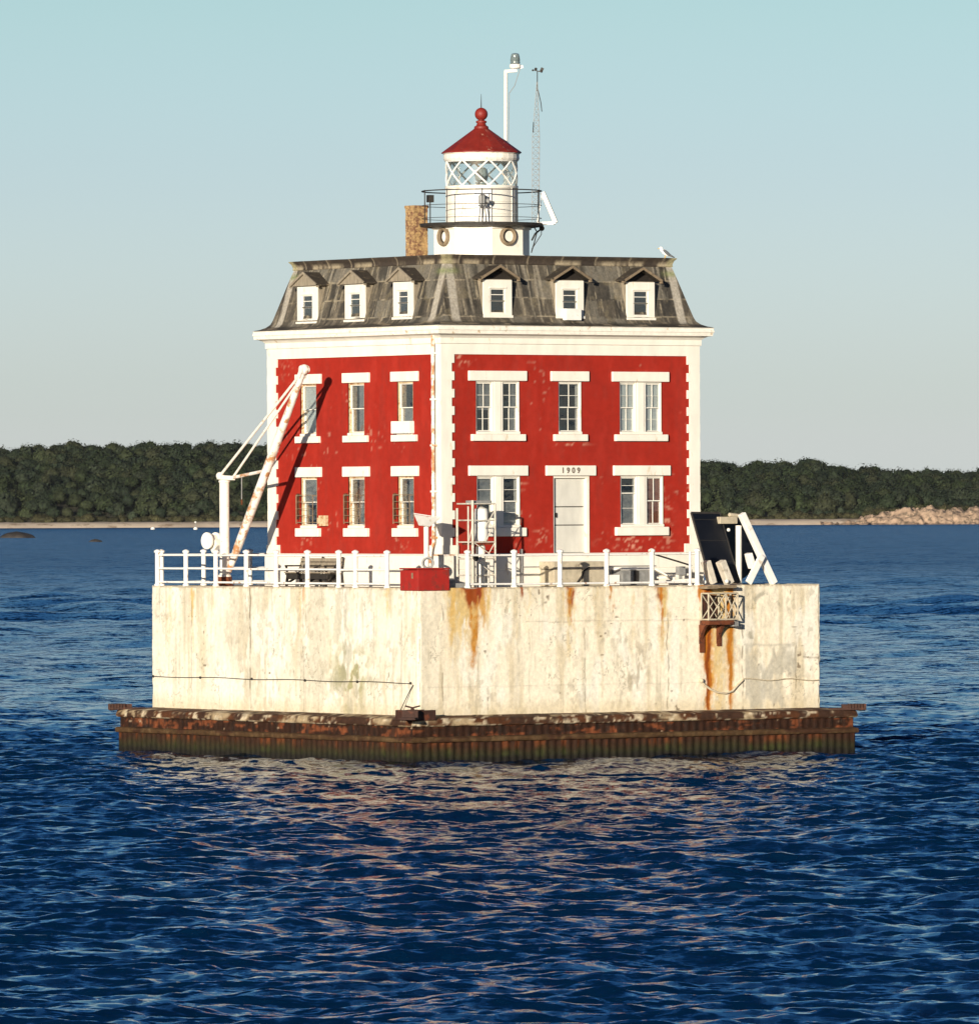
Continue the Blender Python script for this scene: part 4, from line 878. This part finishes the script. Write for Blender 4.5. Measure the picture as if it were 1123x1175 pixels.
    # small box lamp on the left railing
    p = pD(493.5, 228, -.3); b = MB(); b.box(p.x-.09, p.x+.09, p.y-.09, p.y+.09, p.z-.12, p.z+.12); b.tube(p, (p.x, p.y, zg), .02, 6); b.build('box_lamp', 'darkiron', t)
    return zg, zr
ZG, ZR_ = make_lantern()

def make_roof_gear():
    dep = 1.30
    p0 = pD(579.8, 250, dep); p0.z = ZG+.05; p1 = pD(580.2, 82, dep)
    t = thing('beacon_pole', 'tall white pole with a clear beacon lamp on a side arm, behind the red cone', 'beacon', p0)
    MB().tube(p0, p1, .062, 10).build('pole', 'white', t)
    a1 = pD(591, 81, dep); b = MB(); b.bar(p1-UP*.0-RT*.05, a1+RT*.06, .10, .10); b.build('arm', 'white', t, .01)
    c = a1; b = MB(); b.lathe(c, [(.15, c.z+.06), (.19, c.z+.10), (.19, c.z+.20), (.13, c.z+.22)], 14); b.bar(c+RT*.14+UP*.1, c+RT*.26+UP*.14, .06, .1); b.build('lamp_base', 'board', t)
    zt = pD(590, 61, dep).z; b = MB(); z = c.z+.22; h = zt-z
    b.lathe(c, [(.13, z), (.17, z+h*.08), (.155, z+h*.3), (.165, z+h*.34), (.15, z+h*.6), (.155, z+h*.64), (.12, z+h*.94), (.05, z+h)], 14); b.build('beacon_lens', 'lenscl', t, smooth=R(50))
    b = MB(); b.path([c+RT*.16+UP*.06, c-RT*.02+UP*-.5, c-RT*.20+UP*-.75, pD(583, 180, dep)], .012, 5); b.build('cable', 'greysteel', t)
    # lattice mast
    dep = .95; q0 = pD(615.5, 257, dep); q1 = pD(616.3, 94, dep)
    t = thing('antenna_mast', 'thin lattice mast with a wind sensor on top, right of the lantern', 'mast', (q0.x, q0.y, ZG-.1))
    b = MB(); nl = 26; corners = []
    for k in range(3):
        a = 2*math.pi*k/3+.4; corners.append(Vector((math.cos(a), math.sin(a), 0)))
    def w_(f): return .155*(1 if f < .62 else 1-(f-.62)/.38*.88)
    pt = lambda k, f: q0.lerp(q1, f)+corners[k % 3]*w_(f)
    for k in range(3):
        for i in range(nl): b.tube(pt(k, i/nl), pt(k, (i+1)/nl), .008, 5)
    b.build('legs', 'greysteel', t)
    b = MB()
    for i in range(nl):
        for k in range(3): b.tube(pt(k, i/nl), pt(k+1, (i+1)/nl), .006, 4); b.tube(pt(k, i/nl), pt(k+1, i/nl), .006, 4)
    b.build('lacing', 'greysteel', t)
    top = pD(616.3, 82, dep); b = MB(); b.tube(q1-UP*.3, top, .016, 6); b.bar(top-RT*.14+UP*.05, top+RT*.16-UP*.02, .03, .03); b.ball(top+UP*.08-RT*.05, .05, 8, 6); b.ball(top-RT*.15+UP*.04, .035, 6, 5); b.ball(top+RT*.14, .045, 6, 5)
    b.bar(top+RT*.12+UP*.0, top+RT*.18+UP*.12, .02, .10); b.build('wind_sensor', 'darkiron', t)
    b = MB(); b.path([pD(617, 103, dep), pD(620.5, 118, dep), pD(621.5, 128, dep-.05)], .014, 5); b.path([pD(612, 140, dep), pD(611.5, 152, dep)], .016, 5); b.build('cable', 'darkiron', t)
    # small solar panel on the gallery
    d0 = -.05; a, c = pD(622, 221, d0), pD(637, 256, d0); f = pD(616, 256.5, d0); n = FW*.32
    t = thing('gallery_solar_panel', 'small white backed solar panel leaning out from the right side of the lantern gallery', 'solar panel', (a.x, a.y, c.z))
    b = MB(); wv = (c-a).cross(FW).normalized()*.07
    b.hexa([a-n-wv, a+n-wv, c+n-wv, c-n-wv, a-n+wv, a+n+wv, c+n+wv, c-n+wv]); b.build('panel', 'board', t)
    b = MB(); ww = wv.normalized()*.085
    b.hexa([a-n*.95+ww*.95, a+n*.95+ww*.95, c+n*.95+ww*.95, c-n*.95+ww*.95, a-n*.95+ww*1.05, a+n*.95+ww*1.05, c+n*.95+ww*1.05, c-n*.95+ww*1.05]) ; b.build('cells', 'pv', t)
    b = MB()
    for s in (-1, 1): b.bar(f+n*s, c+n*s, .08, .08); b.bar(f+n*s, a+n*s, .03, .03)
    b.build('frame', 'board', t)
    # cable bundle under the gallery, right
    b = MB(); p = pD(622, 262, 0)
    b.path([pD(611, 258, 0), pD(616, 266, 0), pD(613, 278, .0), pD(609.5, 290, .0)], .02, 5); b.path([pD(622, 262, 0), pD(614, 268, 0), pD(610, 276, 0)], .03, 5); b.path([pD(621, 262, 0), pD(621, 269, 0), pD(610, 286, 0)], .014, 5); b.ball(pD(621.5, 262, 0), .09, 8, 6)
    o = b.build('cable_bundle', 'darkiron'); tag(o, 'dark cables hanging under the right side of the lantern gallery', 'cables'); centre(o)
make_roof_gear()

def make_gull():
    c = pV(763, 293, -4.3); c.z = ZM+.02; h = RT*-.5+FW*-.1; h.normalize(); s = h.cross(UP)
    t = thing('gull', 'white gull with grey wings perched on the right corner of the roof', 'gull', c)
    b = MB(); rot = Matrix((h, -s, UP)).transposed() @ Matrix.Rotation(R(-38), 3, 'Y')
    b.ball(c+UP*.17, .1, 14, 10, (1.75, .8, .85), rot); hd = c+h*.14+UP*.31
    b.tube(c+h*.10+UP*.20, hd, .06, 10, .048); b.ball(hd, .058, 12, 8, (1.15, .95, 1), rot); b.tube(c-h*.13+UP*.09, c-h*.25+UP*.03, .045, 8, .02)
    b.build('body', 'gullwhite', t, smooth=True)
    for sg in (-1, 1):
        b = MB(); b.ball(c-h*.04+s*sg*.065+UP*.16, .09, 12, 8, (1.9, .25, .62), rot); b.tube(c-h*.15+s*sg*.05+UP*.085, c-h*.31+s*sg*.02+UP*.01, .035, 6, .01); b.build('wing', 'gullgrey', t, smooth=True)
    MB().tube(hd+h*.05, hd+h*.12-UP*.012, .018, 6, .006).build('beak', 'gullbeak', t)
    for sg in (-1, 1):
        b = MB(); b.tube(c+s*sg*.035+UP*.09, c+s*sg*.035, .008, 5); b.bar(c+s*sg*.035+UP*.004, c+s*sg*.035+h*.05+UP*.004, .03, .008); b.build('leg', 'gullbeak', t)
make_gull()

# ================================================================== RAILINGS
def railing(label, pts, gaps, rails, thin=()):
    base = sum(pts, Vector())/len(pts)
    t = thing('railing', label, 'railing', Vector((base.x, base.y, ZP1)), 'white railings round the pier deck')
    for i, p in enumerate(pts):
        r_ = .045 if i in thin else .078; b = MB(); zt = ZP1+1.13
        b.lathe(p, [(r_+.03, ZP1-.012), (r_+.03, ZP1+.05), (r_, ZP1+.06), (r_, zt-.04)], 12); 
        if i not in thin: b.lathe(p, [(r_+.0, zt-.04), (r_+.035, zt-.03), (r_+.035, zt+.03), (r_*.5, zt+.07), (0.01, zt+.075)], 12)
        b.build('post', 'rail', t, smooth=R(40))
    for z in rails:
        b = MB()
        for i in range(len(pts)-1):
            if i in gaps and z in gaps[i]: continue
            sag = .01*random.uniform(-1, 1); b.tube(pts[i]+UP*(ZP1+z+sag-pts[i].z), pts[i+1]+UP*(ZP1+z+sag*.3-pts[i+1].z), .035, 8)
        b.build('rail', 'rail', t, smooth=R(50))
    return t
E_ = SP-.16
def flat(p): return Vector((p.x, p.y, ZP1))
PL = [flat(pU(px, 670, -E_)) for px in (181, 213.6, 247.9, 282.8, 317, 353, 388.8, 407.8, 444.2)]
PR = [flat(pV(px, 672, -E_)) for px in (536.4, 589.8, 642.4, 695.8, 747.6, 791.5, 799.7)]
cornerp = Vector((-E_, -E_, ZP1))
railing('white three rail railing along the left edge of the pier, in front of the crane', PL, {6: (.60, 1.02)}, (.12, .57, 1.02))
railing('white two rail railing along the right edge of the pier, in front of the door', PR, {5: (.57,)}, (.10, 1.02), thin=(5,))
railing('white railing along the far left edge of the pier, behind the crane', [Vector((-E_+.15, E_, ZP1)), flat(pV(233.9, 660, E_)), flat(pV(287, 660, E_)), Vector((-1.5, E_, ZP1)), Vector((2, E_, ZP1)), Vector((5, E_, ZP1)), Vector((E_, E_, ZP1))], {}, (.12, .57, 1.02))
b = MB(); c0 = flat(pU(481.5, 672, -E_)); 
b = None

# ================================================================== DECK OBJECTS
def make_crane():
    u = -7.0; base = pU(258, 668, u); base.z = ZP1
    t = thing('boom_crane', 'white rust streaked derrick crane with a long raised boom on the left of the deck', 'crane', base)
    top = pU(257.5, 552, u); top.x, top.y = base.x, base.y; zt = top.z
    b = MB(); b.lathe(base, [(.22, ZP1), (.22, ZP1+.35), (.165, ZP1+.38), (.165, zt-.05), (.19, zt-.04), (.19, zt+.02), (.08, zt+.06)], 16); b.build('post', 'white_worn', t, smooth=R(40))
    b = MB(); b.lathe(base, [(.30, ZP1), (.30, ZP1+.05), (.24, ZP1+.06), (.24, ZP1+.30)], 12); b.build('foot', 'rust', t)
    heel = pU(262.5, 656, u); tip = pU(349, 424, u)
    b = MB(); b.tube(heel, heel.lerp(tip, .12), .10, 10, .14); b.tube(heel.lerp(tip, .12), heel.lerp(tip, .55), .14, 12, .15); b.tube(heel.lerp(tip, .55), tip, .15, 12, .10)
    bm = b.build('boom', 'white_rust', t, smooth=R(40))
    d = (tip-heel).normalized(); b = MB(); b.ball(tip, .17, 10, 8); b.bar(tip-d*.3, tip+d*.12, .26, .16); b.tube(tip+Vector((.14, 0, 0)), tip-Vector((.14, 0, 0)), .13, 12); b.build('boom_head', 'white_rust', bm)
    hl = pU(252.5, 546, u); b = MB(); b.tube(hl, tip-d*.1+Vector((0, .05, 0)), .045, 8); b.tube(pU(268, 547, u), tip-d*.35, .04, 8); b.build('stays', 'white_worn', t)
    b = MB(); b.ball(hl, .13, 10, 8); b.bar(pU(251, 547.5, u), pU(268, 548.5, u), .14, .14); b.build('post_head', 'white_worn', t)
    b = MB(); b.tube(pU(263, 549, u), pU(301.5, 540.8, u), .055, 8); b.build('brace', 'white_rust', t)
    hk = pU(277.5, 547, u); b = MB(); b.tube(hk, pU(277.5, 573, u), .018, 6); b.build('fall_line', 'greysteel', t)
    b = MB(); e = pU(277.5, 574, u); b.bar(e+UP*.02, e-UP*.15, .05, .03); b.build('hook', 'rust', t)
    wc = pU(244.5, 620.5, u); wx = Vector((1, .15, 0)).normalized()
    b = MB(); b.tube(wc-wx*.28, wc-wx*.22, .28, 18); b.tube(wc+wx*.10, wc+wx*.16, .28, 18); b.tube(wc-wx*.22, wc+wx*.10, .19, 14); b.bar(wc-UP*.30, wc+Vector((0, -.35, -.05)), .18, .25); b.build('winch', 'white_worn', t, smooth=R(40))
make_crane()

def make_bench():
    u0 = -SW-.35; ya = pU(391, 665, u0).y; yb = pU(344, 665, u0).y; z = ZP1
    t = thing('park_bench', 'dark wooden bench against the left wall behind the railing', 'bench', (u0-.3, (ya+yb)/2, z))
    b = MB()
    for k in range(4): x = u0-.12-.13*k; b.box(x-.11, x, ya, yb, z+.42, z+.46)
    b.build('seat', 'greywood', t, .006)
    b = MB()
    for k in range(3): b.box(u0-.02+k*.03, u0+.02+k*.03, ya, yb, z+.52+k*.14, z+.63+k*.14)
    b.build('backrest', 'greywood', t, .006)
    for y in (ya+.05, (ya+yb)/2, yb-.05):
        b = MB(); b.bar((u0-.55, y, z), (u0-.50, y, z+.42), .07, .07); b.bar((u0+.05, y, z), (u0-.04, y, z+.45), .07, .07); b.bar((u0-.04, y, z+.45), (u0+.12, y, z+.95), .06, .06); b.bar((u0-.58, y, z+.40), (u0, y, z+.40), .06, .07)
        b.bar((u0-.60, y, z+.66), (u0+.04, y, z+.66), .07, .05); b.bar((u0-.52, y, z+.42), (u0-.56, y, z+.66), .06, .05); b.bar((u0-.5, y, z+.1), (u0, y, z+.36), .10, .05)
        b.build('leg', 'darkiron', t)
    MB().box(u0-.5, u0-.05, ya+.1, yb-.1, z+.22, z+.40).build('seat_frame', 'darkiron', t)
make_bench()

def make_redbox():
    x1 = pV(514.5, 670, -SP).x; y1 = pU(460.8, 670, -SP).y; z0 = ZP1-.08; z1 = ZP1+.62; s = SP+.06
    t = thing('red_corner_box', 'red painted steel box on the near corner of the pier deck', 'box', (-s+.5, -s+.5, ZP1))
    b = MB(); b.box(-s, x1, -s, -s+.10, z0, z1-.03).box(-s, -s+.10, -s+.101, y1, z0, z1-.05).box(x1-.1, x1, -s+.101, y1, ZP1, z1-.03).box(-s+.101, x1-.101, y1-.1, y1, ZP1, z1-.03); b.build('side_panel', 'redbox', t, .015)
    MB().box(-s-.02, x1+.02, -s-.02, y1+.02, z1-.025, z1+.02).build('lid', 'redbox', t, .015)
    b = MB(); p = pU(473, 661, -s-.01); b.bar(p+UP*.10, p-UP*.08, .06, .03); b.build('latch', 'palewood', t)
    b = MB(); 
    for px in (517, 524, 531): 
        pass
    b = MB(); b.box(x1+.06, x1+.9, -SP+.35, -SP+.75, ZP1, ZP1+.14); b.box(x1+.15, x1+.55, -SP+.4, -SP+.7, ZP1+.141, ZP1+.24); o = b.build('dark_scrap', 'greyblock'); tag(o, 'low dark scrap pieces on the deck right of the red corner box', 'scrap'); centre(o)
    b = MB(); c = pV(491, 646, -6.6); b.torus(c, FW, .17, .03, 18, 6); b.torus(c+FW*.06, FW, .15, .03, 18, 6); o = b.build('hose_coil', 'greysteel'); tag(o, 'grey coil of hose hanging above the red corner box', 'hose'); centre(o)
    # white cabinet with rust line behind the box
    v = -5.55; a, c = pV(505, 641, v).x, pV(521, 641, v).x; zt = pV(512, 638, v).z
    t = thing('cabinet', 'cream steel cabinet with rusty top edge against the wall by the near corner', 'cabinet', ((a+c)/2, v+.2, ZP1))
    MB().box(a, c, v, v+.36, ZP1, zt).build('body', 'white_worn', t, .015)
    MB().box(a-.02, c+.02, v-.02, v+.37, zt+.002, zt+.05).build('lid', 'white_rust', t, .01)
make_redbox()

def make_horn():
    p = pZ(489.5, 673, ZP1); v = -6.45; q = pV(489, 604, v); x, y = q.x, q.y
    t = thing('fog_signal', 'white wedge shaped hood on a post above the red corner box', 'fog signal', (x, y, ZP1))
    MB().tube((x, y, ZP1), (x, y, q.z+.05), .085, 12).build('post', 'white', t, smooth=R(40))
    # hood: truncated wedge, wide at the top
    def P(px, py, off): return pV(px, py, v)+FW*off
    b = MB(); k = .36
    b.hexa([P(480.5, 603, -k*.5), P(493.5, 604.3, -k*.5), P(493.5, 604.3, k*.5), P(480.5, 603, k*.5), P(475, 590.2, -k), P(504.5, 594.8, -k), P(504.5, 594.8, k), P(475, 590.2, k)]); b.build('hood', 'board', t, .015)
    b = MB(); b.hexa([P(475, 589.8, -k-.03), P(504.8, 594.4, -k-.03), P(504.8, 594.4, k+.03), P(475, 589.8, k+.03), P(475, 588.6, -k-.03), P(504.8, 593.2, -k-.03), P(504.8, 593.2, k+.03), P(475, 588.6, k+.03)]); b.build('hood_lip', 'board', t)
make_horn()

def make_tower():
    v = -6.9; z = ZP1
    def P(px, py, dv=0): return pV(px, py, v+dv)
    c = P(555, 672)
    t = thing('equipment_rack', 'white lattice rack holding a tank and pipes beside the left ground floor window', 'equipment', (c.x, c.y, z))
    b = MB(); ztop = P(540, 574).z; fr = []
    xs = [P(537.5, 670).x, P(542.5, 670).x, P(568.3, 670).x]
    for x, zt, r_ in ((xs[0], P(538, 581).z, .028), (xs[1], ztop, .045), (xs[2], P(568, 578).z, .032)): b.tube((x, v, z), (x, v, zt), r_, 8)
    for x, zt in ((xs[0]+.05, P(538, 583).z), (xs[2]-.05, P(568, 580).z)): b.tube((x, v+.7, z), (x, v+.7, zt), .04, 8)
    for py in (578, 597, 622, 641, 660):
        zz = P(555, py).z; b.tube((xs[1], v, zz), (xs[2], v, zz), .02, 6); b.tube((xs[1], v+.7, zz), (xs[2]-.05, v+.7, zz), .02, 6); b.tube((xs[2], v, zz), (xs[2]-.05, v+.7, zz), .025, 6); b.tube((xs[0], v, zz), (xs[0]+.05, v+.7, zz), .025, 6); b.tube((xs[0], v, zz), (xs[1], v, zz), .025, 6)
    b.build('frame', 'concrete', t)
    b = MB()
    for p, q in (((568, 585), (556, 606)), ((568, 598), (557, 622)), ((543, 622), (568, 640)), ((568, 622), (558, 640)), ((543, 597), (538, 622)), ((543, 641), (568, 660))): b.tube(P(*p), P(*q), .016, 6)
    b.build('braces', 'concrete', t)
    x = P(552, 600, .32).x; b = MB(); b.lathe((x, v+.32), [(.03, P(551, 622).z), (.19, P(551, 621).z), (.225, P(551, 617).z), (.22, P(551, 588).z), (.20, P(551, 584).z), (.05, P(551, 581.5).z)], 18); b.build('upper_tank', 'board', t, smooth=R(45))
    x = P(551.5, 640, .32).x; b = MB(); b.lathe((x, v+.32), [(.15, z), (.15, P(551, 628).z), (.12, P(551, 625.5).z)], 14); b.tube((x+.24, v+.32, z), (x+.24, v+.32, P(551, 645).z), .09, 10); b.build('lower_pipe', 'white_worn', t, smooth=R(45))
    b = MB(); zz = P(551, 624).z; b.box(xs[1], xs[2], v+.05, v+.6, zz-.03, zz+.02); b.build('shelf', 'rust', t)
    b = MB(); b.tube((P(544, 640).x, v-.02, P(544, 640).z), (P(544, 640).x, v-.08, P(544, 640).z), .09, 12); b.torus((P(544, 640).x, v-.09, P(544, 640).z), (0, 1, 0), .09, .02, 14, 6); b.tube((P(544, 640).x, v, P(544, 640).z), (P(544, 640).x, v, z), .03, 6); b.build('valve', 'darkiron', t)
    zz = P(555, 576).z; b = MB(); b.box(xs[1]+.1, xs[2]-.05, v+.1, v+.55, zz-.09, zz+.05); b.build('top_box', 'greysteel', t, .02)
make_tower()

def make_landing():
    # landing under the door, low blocks and boards along the wall
    v = -SW-.95
    def X(px, vv=v): return pV(px, 660, vv).x
    def Z(py, vv=v): return pV(665, py, vv).z
    t = thing('door_landing', 'beige cracked landing below the white door', 'landing', ((X(636)+X(694))/2, v+.4, ZP1))
    b = MB(); xm = X(668); b.box(X(636), xm-.02, v, v+.82, ZP1, Z(653)-.01).box(xm+.03, X(693.5), v+.03, v+.82, ZP1, Z(653)-.02); b.build('base_block', 'beige', t, .012)
    MB().box(X(635), X(693.8), v-.03, v+.82, Z(652.6), Z(644.3)).build('slab', 'beige', t, .012)
    b = MB(); b.path([(xm+.25, v-.035, Z(651.3)), (xm+.05, v-.012, Z(655)), (xm-.02, v-.012, Z(661)), (xm-.22, v-.012, Z(669))], .035, 6); b.build('crack_strap', 'darkiron', t)
    v2 = -SW-.8
    t = thing('storage_bin', 'grey low bin on the deck under the right ground floor window', 'bin', ((X(714, v2)+X(745, v2))/2, v2+.3, ZP1))
    MB().box(X(714, v2), X(745, v2), v2, v2+.6, ZP1, Z(655, v2)).build('body', 'greyblock', t, .015)
    MB().box(X(712, v2), X(747, v2), v2-.04, v2+.64, Z(655, v2)+.003, Z(651.5, v2)).build('lid', 'board', t, .012)
    MB().box(X(727, v2), X(732, v2), v2-.03, v2-.003, ZP1+.05, Z(655.5, v2)).build('strap', 'darkiron', t)
    MB().box(X(699, v2), X(713, v2), v2+.1, v2+.55, ZP1, Z(660, v2)).build('side_box', 'board', t, .012)
    # white boards stacked and leaning
    b = MB(); y = -SW-1.3
    b.bar((X(752, y), y, ZP1+.10), (X(792, y), y-.2, ZP1+.16), .25, .10); b.bar((X(754, y), y+.2, ZP1+.52), (X(772, y), y, ZP1+.18), .3, .05); b.bar((X(760, y), y+.25, ZP1+.24), (X(790, y), y+.1, ZP1+.34), .2, .06)
    o = b.build('board_pile', 'white_worn'); tag(o, 'loose pile of white boards on the deck near the right end of the railing', 'boards'); centre(o)
    b = MB(); b.box(X(777, y), X(784, y), y-.1, y+.1, ZP1+.33, ZP1+.60); b.box(X(779, y), X(782, y), y-.02, y+.02, ZP1, ZP1+.33); o = b.build('junction_box', 'greysteel'); tag(o, 'small grey box on a stub post above the white boards', 'junction box'); centre(o)
    b = MB(); b.path([pV(752, 636.5, -E_+.1), pV(775, 643.5, -E_+.2), pV(793, 649, -E_+.3)], .028, 6); o = b.build('slanting_cable', 'darkiron'); tag(o, 'dark cable slanting down across the right end of the railing', 'cable'); centre(o)
    # wall conduit
    b = MB(); y = -SW-.15; z = ZP1+.62; b.path([(X(600, y), y, z), (X(634, y), y, z)], .018, 6); b.path([(X(698, y), y, z), (X(752, y), y, z)], .018, 6); b.box(X(622, y), X(626, y), y-.05, y+.02, z-.35, z+.12); o = b.build('conduit', 'greysteel', HOUSE)
    # small box with a pipe right of the rack
    b = MB(); y = -SW-.16; b.box(X(596.5, y), X(599, y), y-.03, y+.03, ZP1+.1, ZP1+1.2); b.build('standpipe', 'galv', HOUSE)
make_landing()

def make_solar():
    v = -6.5; 
    def P(px, py, vv): return pV(px, py, vv)
    def slab(b, pa, pb, thick, v0, v1):     # slab between two photo points, thickness across, depth v0..v1
        a0, b0 = P(*pa, v0), P(*pb, v0); off = Vector((0, v1-v0, 0)); d = (b0-a0).normalized(); n = d.cross(Vector((0, 1, 0))).normalized()*thick/2
        return b.hexa([a0-n, a0+n, a0+n+off, a0-n+off, b0-n, b0+n, b0+n+off, b0-n+off])
    c = P(845, 670, v); 
    t = thing('solar_array', 'A-frame of dark solar panels and white boards at the right end of the deck', 'solar array', (c.x, c.y, ZP1))
    # front panel leaning back
    TL, TR, BR, BL = P(793, 588, -6.05), P(825.5, 588.5, -6.05), P(848, 668, -6.75), P(815, 668, -6.75)
    n = (TR-TL).cross(BL-TL).normalized()*.05
    if n.y > 0: n = -n
    b = MB(); b.hexa([TL-n, TR-n, BR-n, BL-n, TL, TR, BR, BL]); p1 = b.build('panel', 'darkiron', t); 
    f = MB(); 
    for a_, b_ in ((TL, TR), (TR, BR), (BR, BL), (BL, TL)): f.bar(a_-n*.3, b_-n*.3, .045, .06)
    for fr in (.1, .4, .7): f.bar(TL.lerp(BL, fr)+n*.15, TR.lerp(BR, fr)+n*.15, .012, .012)
    f.build('frame', 'darkiron', p1)
    ins = lambda q: q
    b = MB(); m = (TL+TR+BR+BL)/4; qs = [m+(q-m)*.965 for q in (TL, TR, BR, BL)]; b.hexa([q+n*.02 for q in qs]+[q+n*.12 for q in qs]); b.build('cells', 'pv', p1)
    # rear panel, further back, leaning the other way
    b = MB(); TL, TR, BR, BL = P(828, 594, -5.3), P(850, 594, -5.3), P(872, 650, -5.3), P(846, 668, -5.3); off = Vector((0, .08, 0)); b.hexa([TL, TR, TR+off, TL+off, BL, BR, BR+off, BL+off]); b.build('panel', 'pv', t)
    b = MB(); slab(b, (852.5, 589.5), (889.5, 669.5), .22, -6.9, -6.7); b.build('leaning_board', 'board', t, .02)
    b = MB(); slab(b, (875, 637), (859, 669), .24, -7.1, -7.02); b.build('brace_board', 'board', t, .015)
    b = MB(); slab(b, (861, 635), (866, 652), .14, -6.7, -6.4); b.build('bracket_board', 'board', t, .015)
    b = MB(); a0 = P(847, 603, -6.6); b.tube(a0, (a0.x, a0.y, ZP1), .10, 10); b.build('post', 'white', t, smooth=R(40))
    b = MB(); a0, a1 = P(826, 593, -6.3), P(846, 601, -6.3); b.box(a0.x, a1.x, -6.3, -5.9, a1.z, a0.z); b.tube(P(836, 590.5, -6.2), P(848, 592, -6.2), .07, 8); b.build('crossbeam', 'beige', t, .02)
    b = MB(); slab(b, (812.5, 644), (820, 669.5), .22, -7.3, -7.0); b.build('ballast_slab', 'concrete', t, .02)
    b = MB(); slab(b, (829.5, 644), (839.5, 669.5), .24, -7.3, -7.0); b.bar(P(826.5, 646, -7.2), P(830, 654, -7.2), .1, .15); b.build('ballast_slab', 'concrete', t, .02)
    b = MB(); b.ball(P(835.5, 608, -6.75), .06, 8, 6); b.ball(P(833.5, 671-4, -7.4), .07, 8, 6); b.ball(P(808, 668, -7.4), .07, 8, 6); b.build('clamp', 'board', t)
make_solar()

def make_bracket():
    v = -SP
    def P(px, py, vv=v): return pV(px, py, vv)
    c = P(827, 720); t = thing('landing_bracket', 'rusted bracket with a small white lattice cage fixed high on the pier wall', 'bracket', (c.x, v, c.z))
    x0, x1, x2 = P(812, 715, v-.45).x, P(833, 715, v-.45).x, P(841, 715, v-.45).x; zt, zb = P(820, 712, v-.45).z, P(820, 717, v-.45).z
    b = MB(); b.box(x0, x2, v-.5, v+.02, zb, zt); b.build('shelf', 'rust', t, .01)
    b = MB(); b.box(x2+.01, x2+.22, v-.45, v+.02, zb-.06, zt-.04); b.build('shelf_end', 'greyblock', t, .01)
    for x in (x0+.06, x1+.02):      # curved gussets
        pts = []; zlow = zb-.62
        for k in range(9):
            f = k/8; pts.append((v-.46*(1-f)**1.0*(1-.0), zb-(.62*(f**2.2))))
        b = MB(); n = len(pts); vs = [(x-.10+.10*0, y, z) for y, z in pts]+[(x-.10, v+.02, zb)]; vs2 = [(xx+.12, y, z) for xx, y, z in vs]
        m = len(vs); b.add(vs+vs2, [tuple(range(m)), tuple(range(2*m-1, m-1, -1))]+[(i, (i+1) % m, m+(i+1) % m, m+i) for i in range(m)]); b.build('gusset', 'rust', t)
    MB().box(x0-.02, x0+.16, v-.05, v+.01, zb-.9, zb).build('wall_strap', 'rust', t); MB().box(x1-.06, x1+.10, v-.05, v+.01, zb-.7, zb).build('wall_strap', 'rust', t)
    # lattice cage above
    zc0, zc1 = zt+.01, P(820, 681, v-.4).z; b = MB(); y0, y1 = v-.45, v-.06; xs = (x0+.02, x1-.02, x2+.18)
    for x in xs:
        for y in (y0, y1): b.tube((x, y, zc0), (x, y, zc1), .028, 6)
    for z in (zc0+.02, zc1):
        for y in (y0, y1): b.tube((xs[0], y, z), (xs[2], y, z), .028, 6)
        for x in xs: b.tube((x, y0, z), (x, y1, z), .025, 6)
    for i in (0, 1):
        for y in (y0, y1): b.tube((xs[i], y, zc0), (xs[i+1], y, zc1), .020, 5); b.tube((xs[i], y, zc1), (xs[i+1], y, zc0), .020, 5)
    b.build('cage', 'beige', t)
    b = MB(); b.box(x0+.05, x1-.05, v-.03, v+.01, zc0, zc1-.05); b.build('back_plate', 'darkrust', t)
    b = MB(); a = P(824, 675.5, v-.3); b.box(a.x-.1, a.x+.65, v-.42, v+.3, ZP1-.10, ZP1-.0); b.box(a.x-.55, a.x-.11, v-.42, v+.3, ZP1-.12, ZP1-.03); b.build('gangplank', 'palewood', t, .01)
make_bracket()

# ================================================================== HAZE (evening air over the water)
def make_haze():
    m = bpy.data.materials.new('haze'); m.use_nodes = True; N = m.node_tree.nodes; N.remove(N['Principled BSDF'])
    pv = N.new('ShaderNodeVolumePrincipled'); pv.inputs['Color'].default_value = (.86, .93, 1, 1); pv.inputs['Density'].default_value = HAZE; pv.inputs['Anisotropy'].default_value = 0
    m.node_tree.links.new(pv.outputs[0], N['Material Output'].inputs['Volume']); MAT['haze'] = m
    o = MB().box(-9500, 9500, -2500, 12500, -8.0, 60.0).build('haze', 'haze'); o.rotation_euler.z = -TH; o.location.z = 0; tag(o, 'thin evening haze over the water', 'haze', kind='stuff')
HAZE = 6e-6
make_haze()
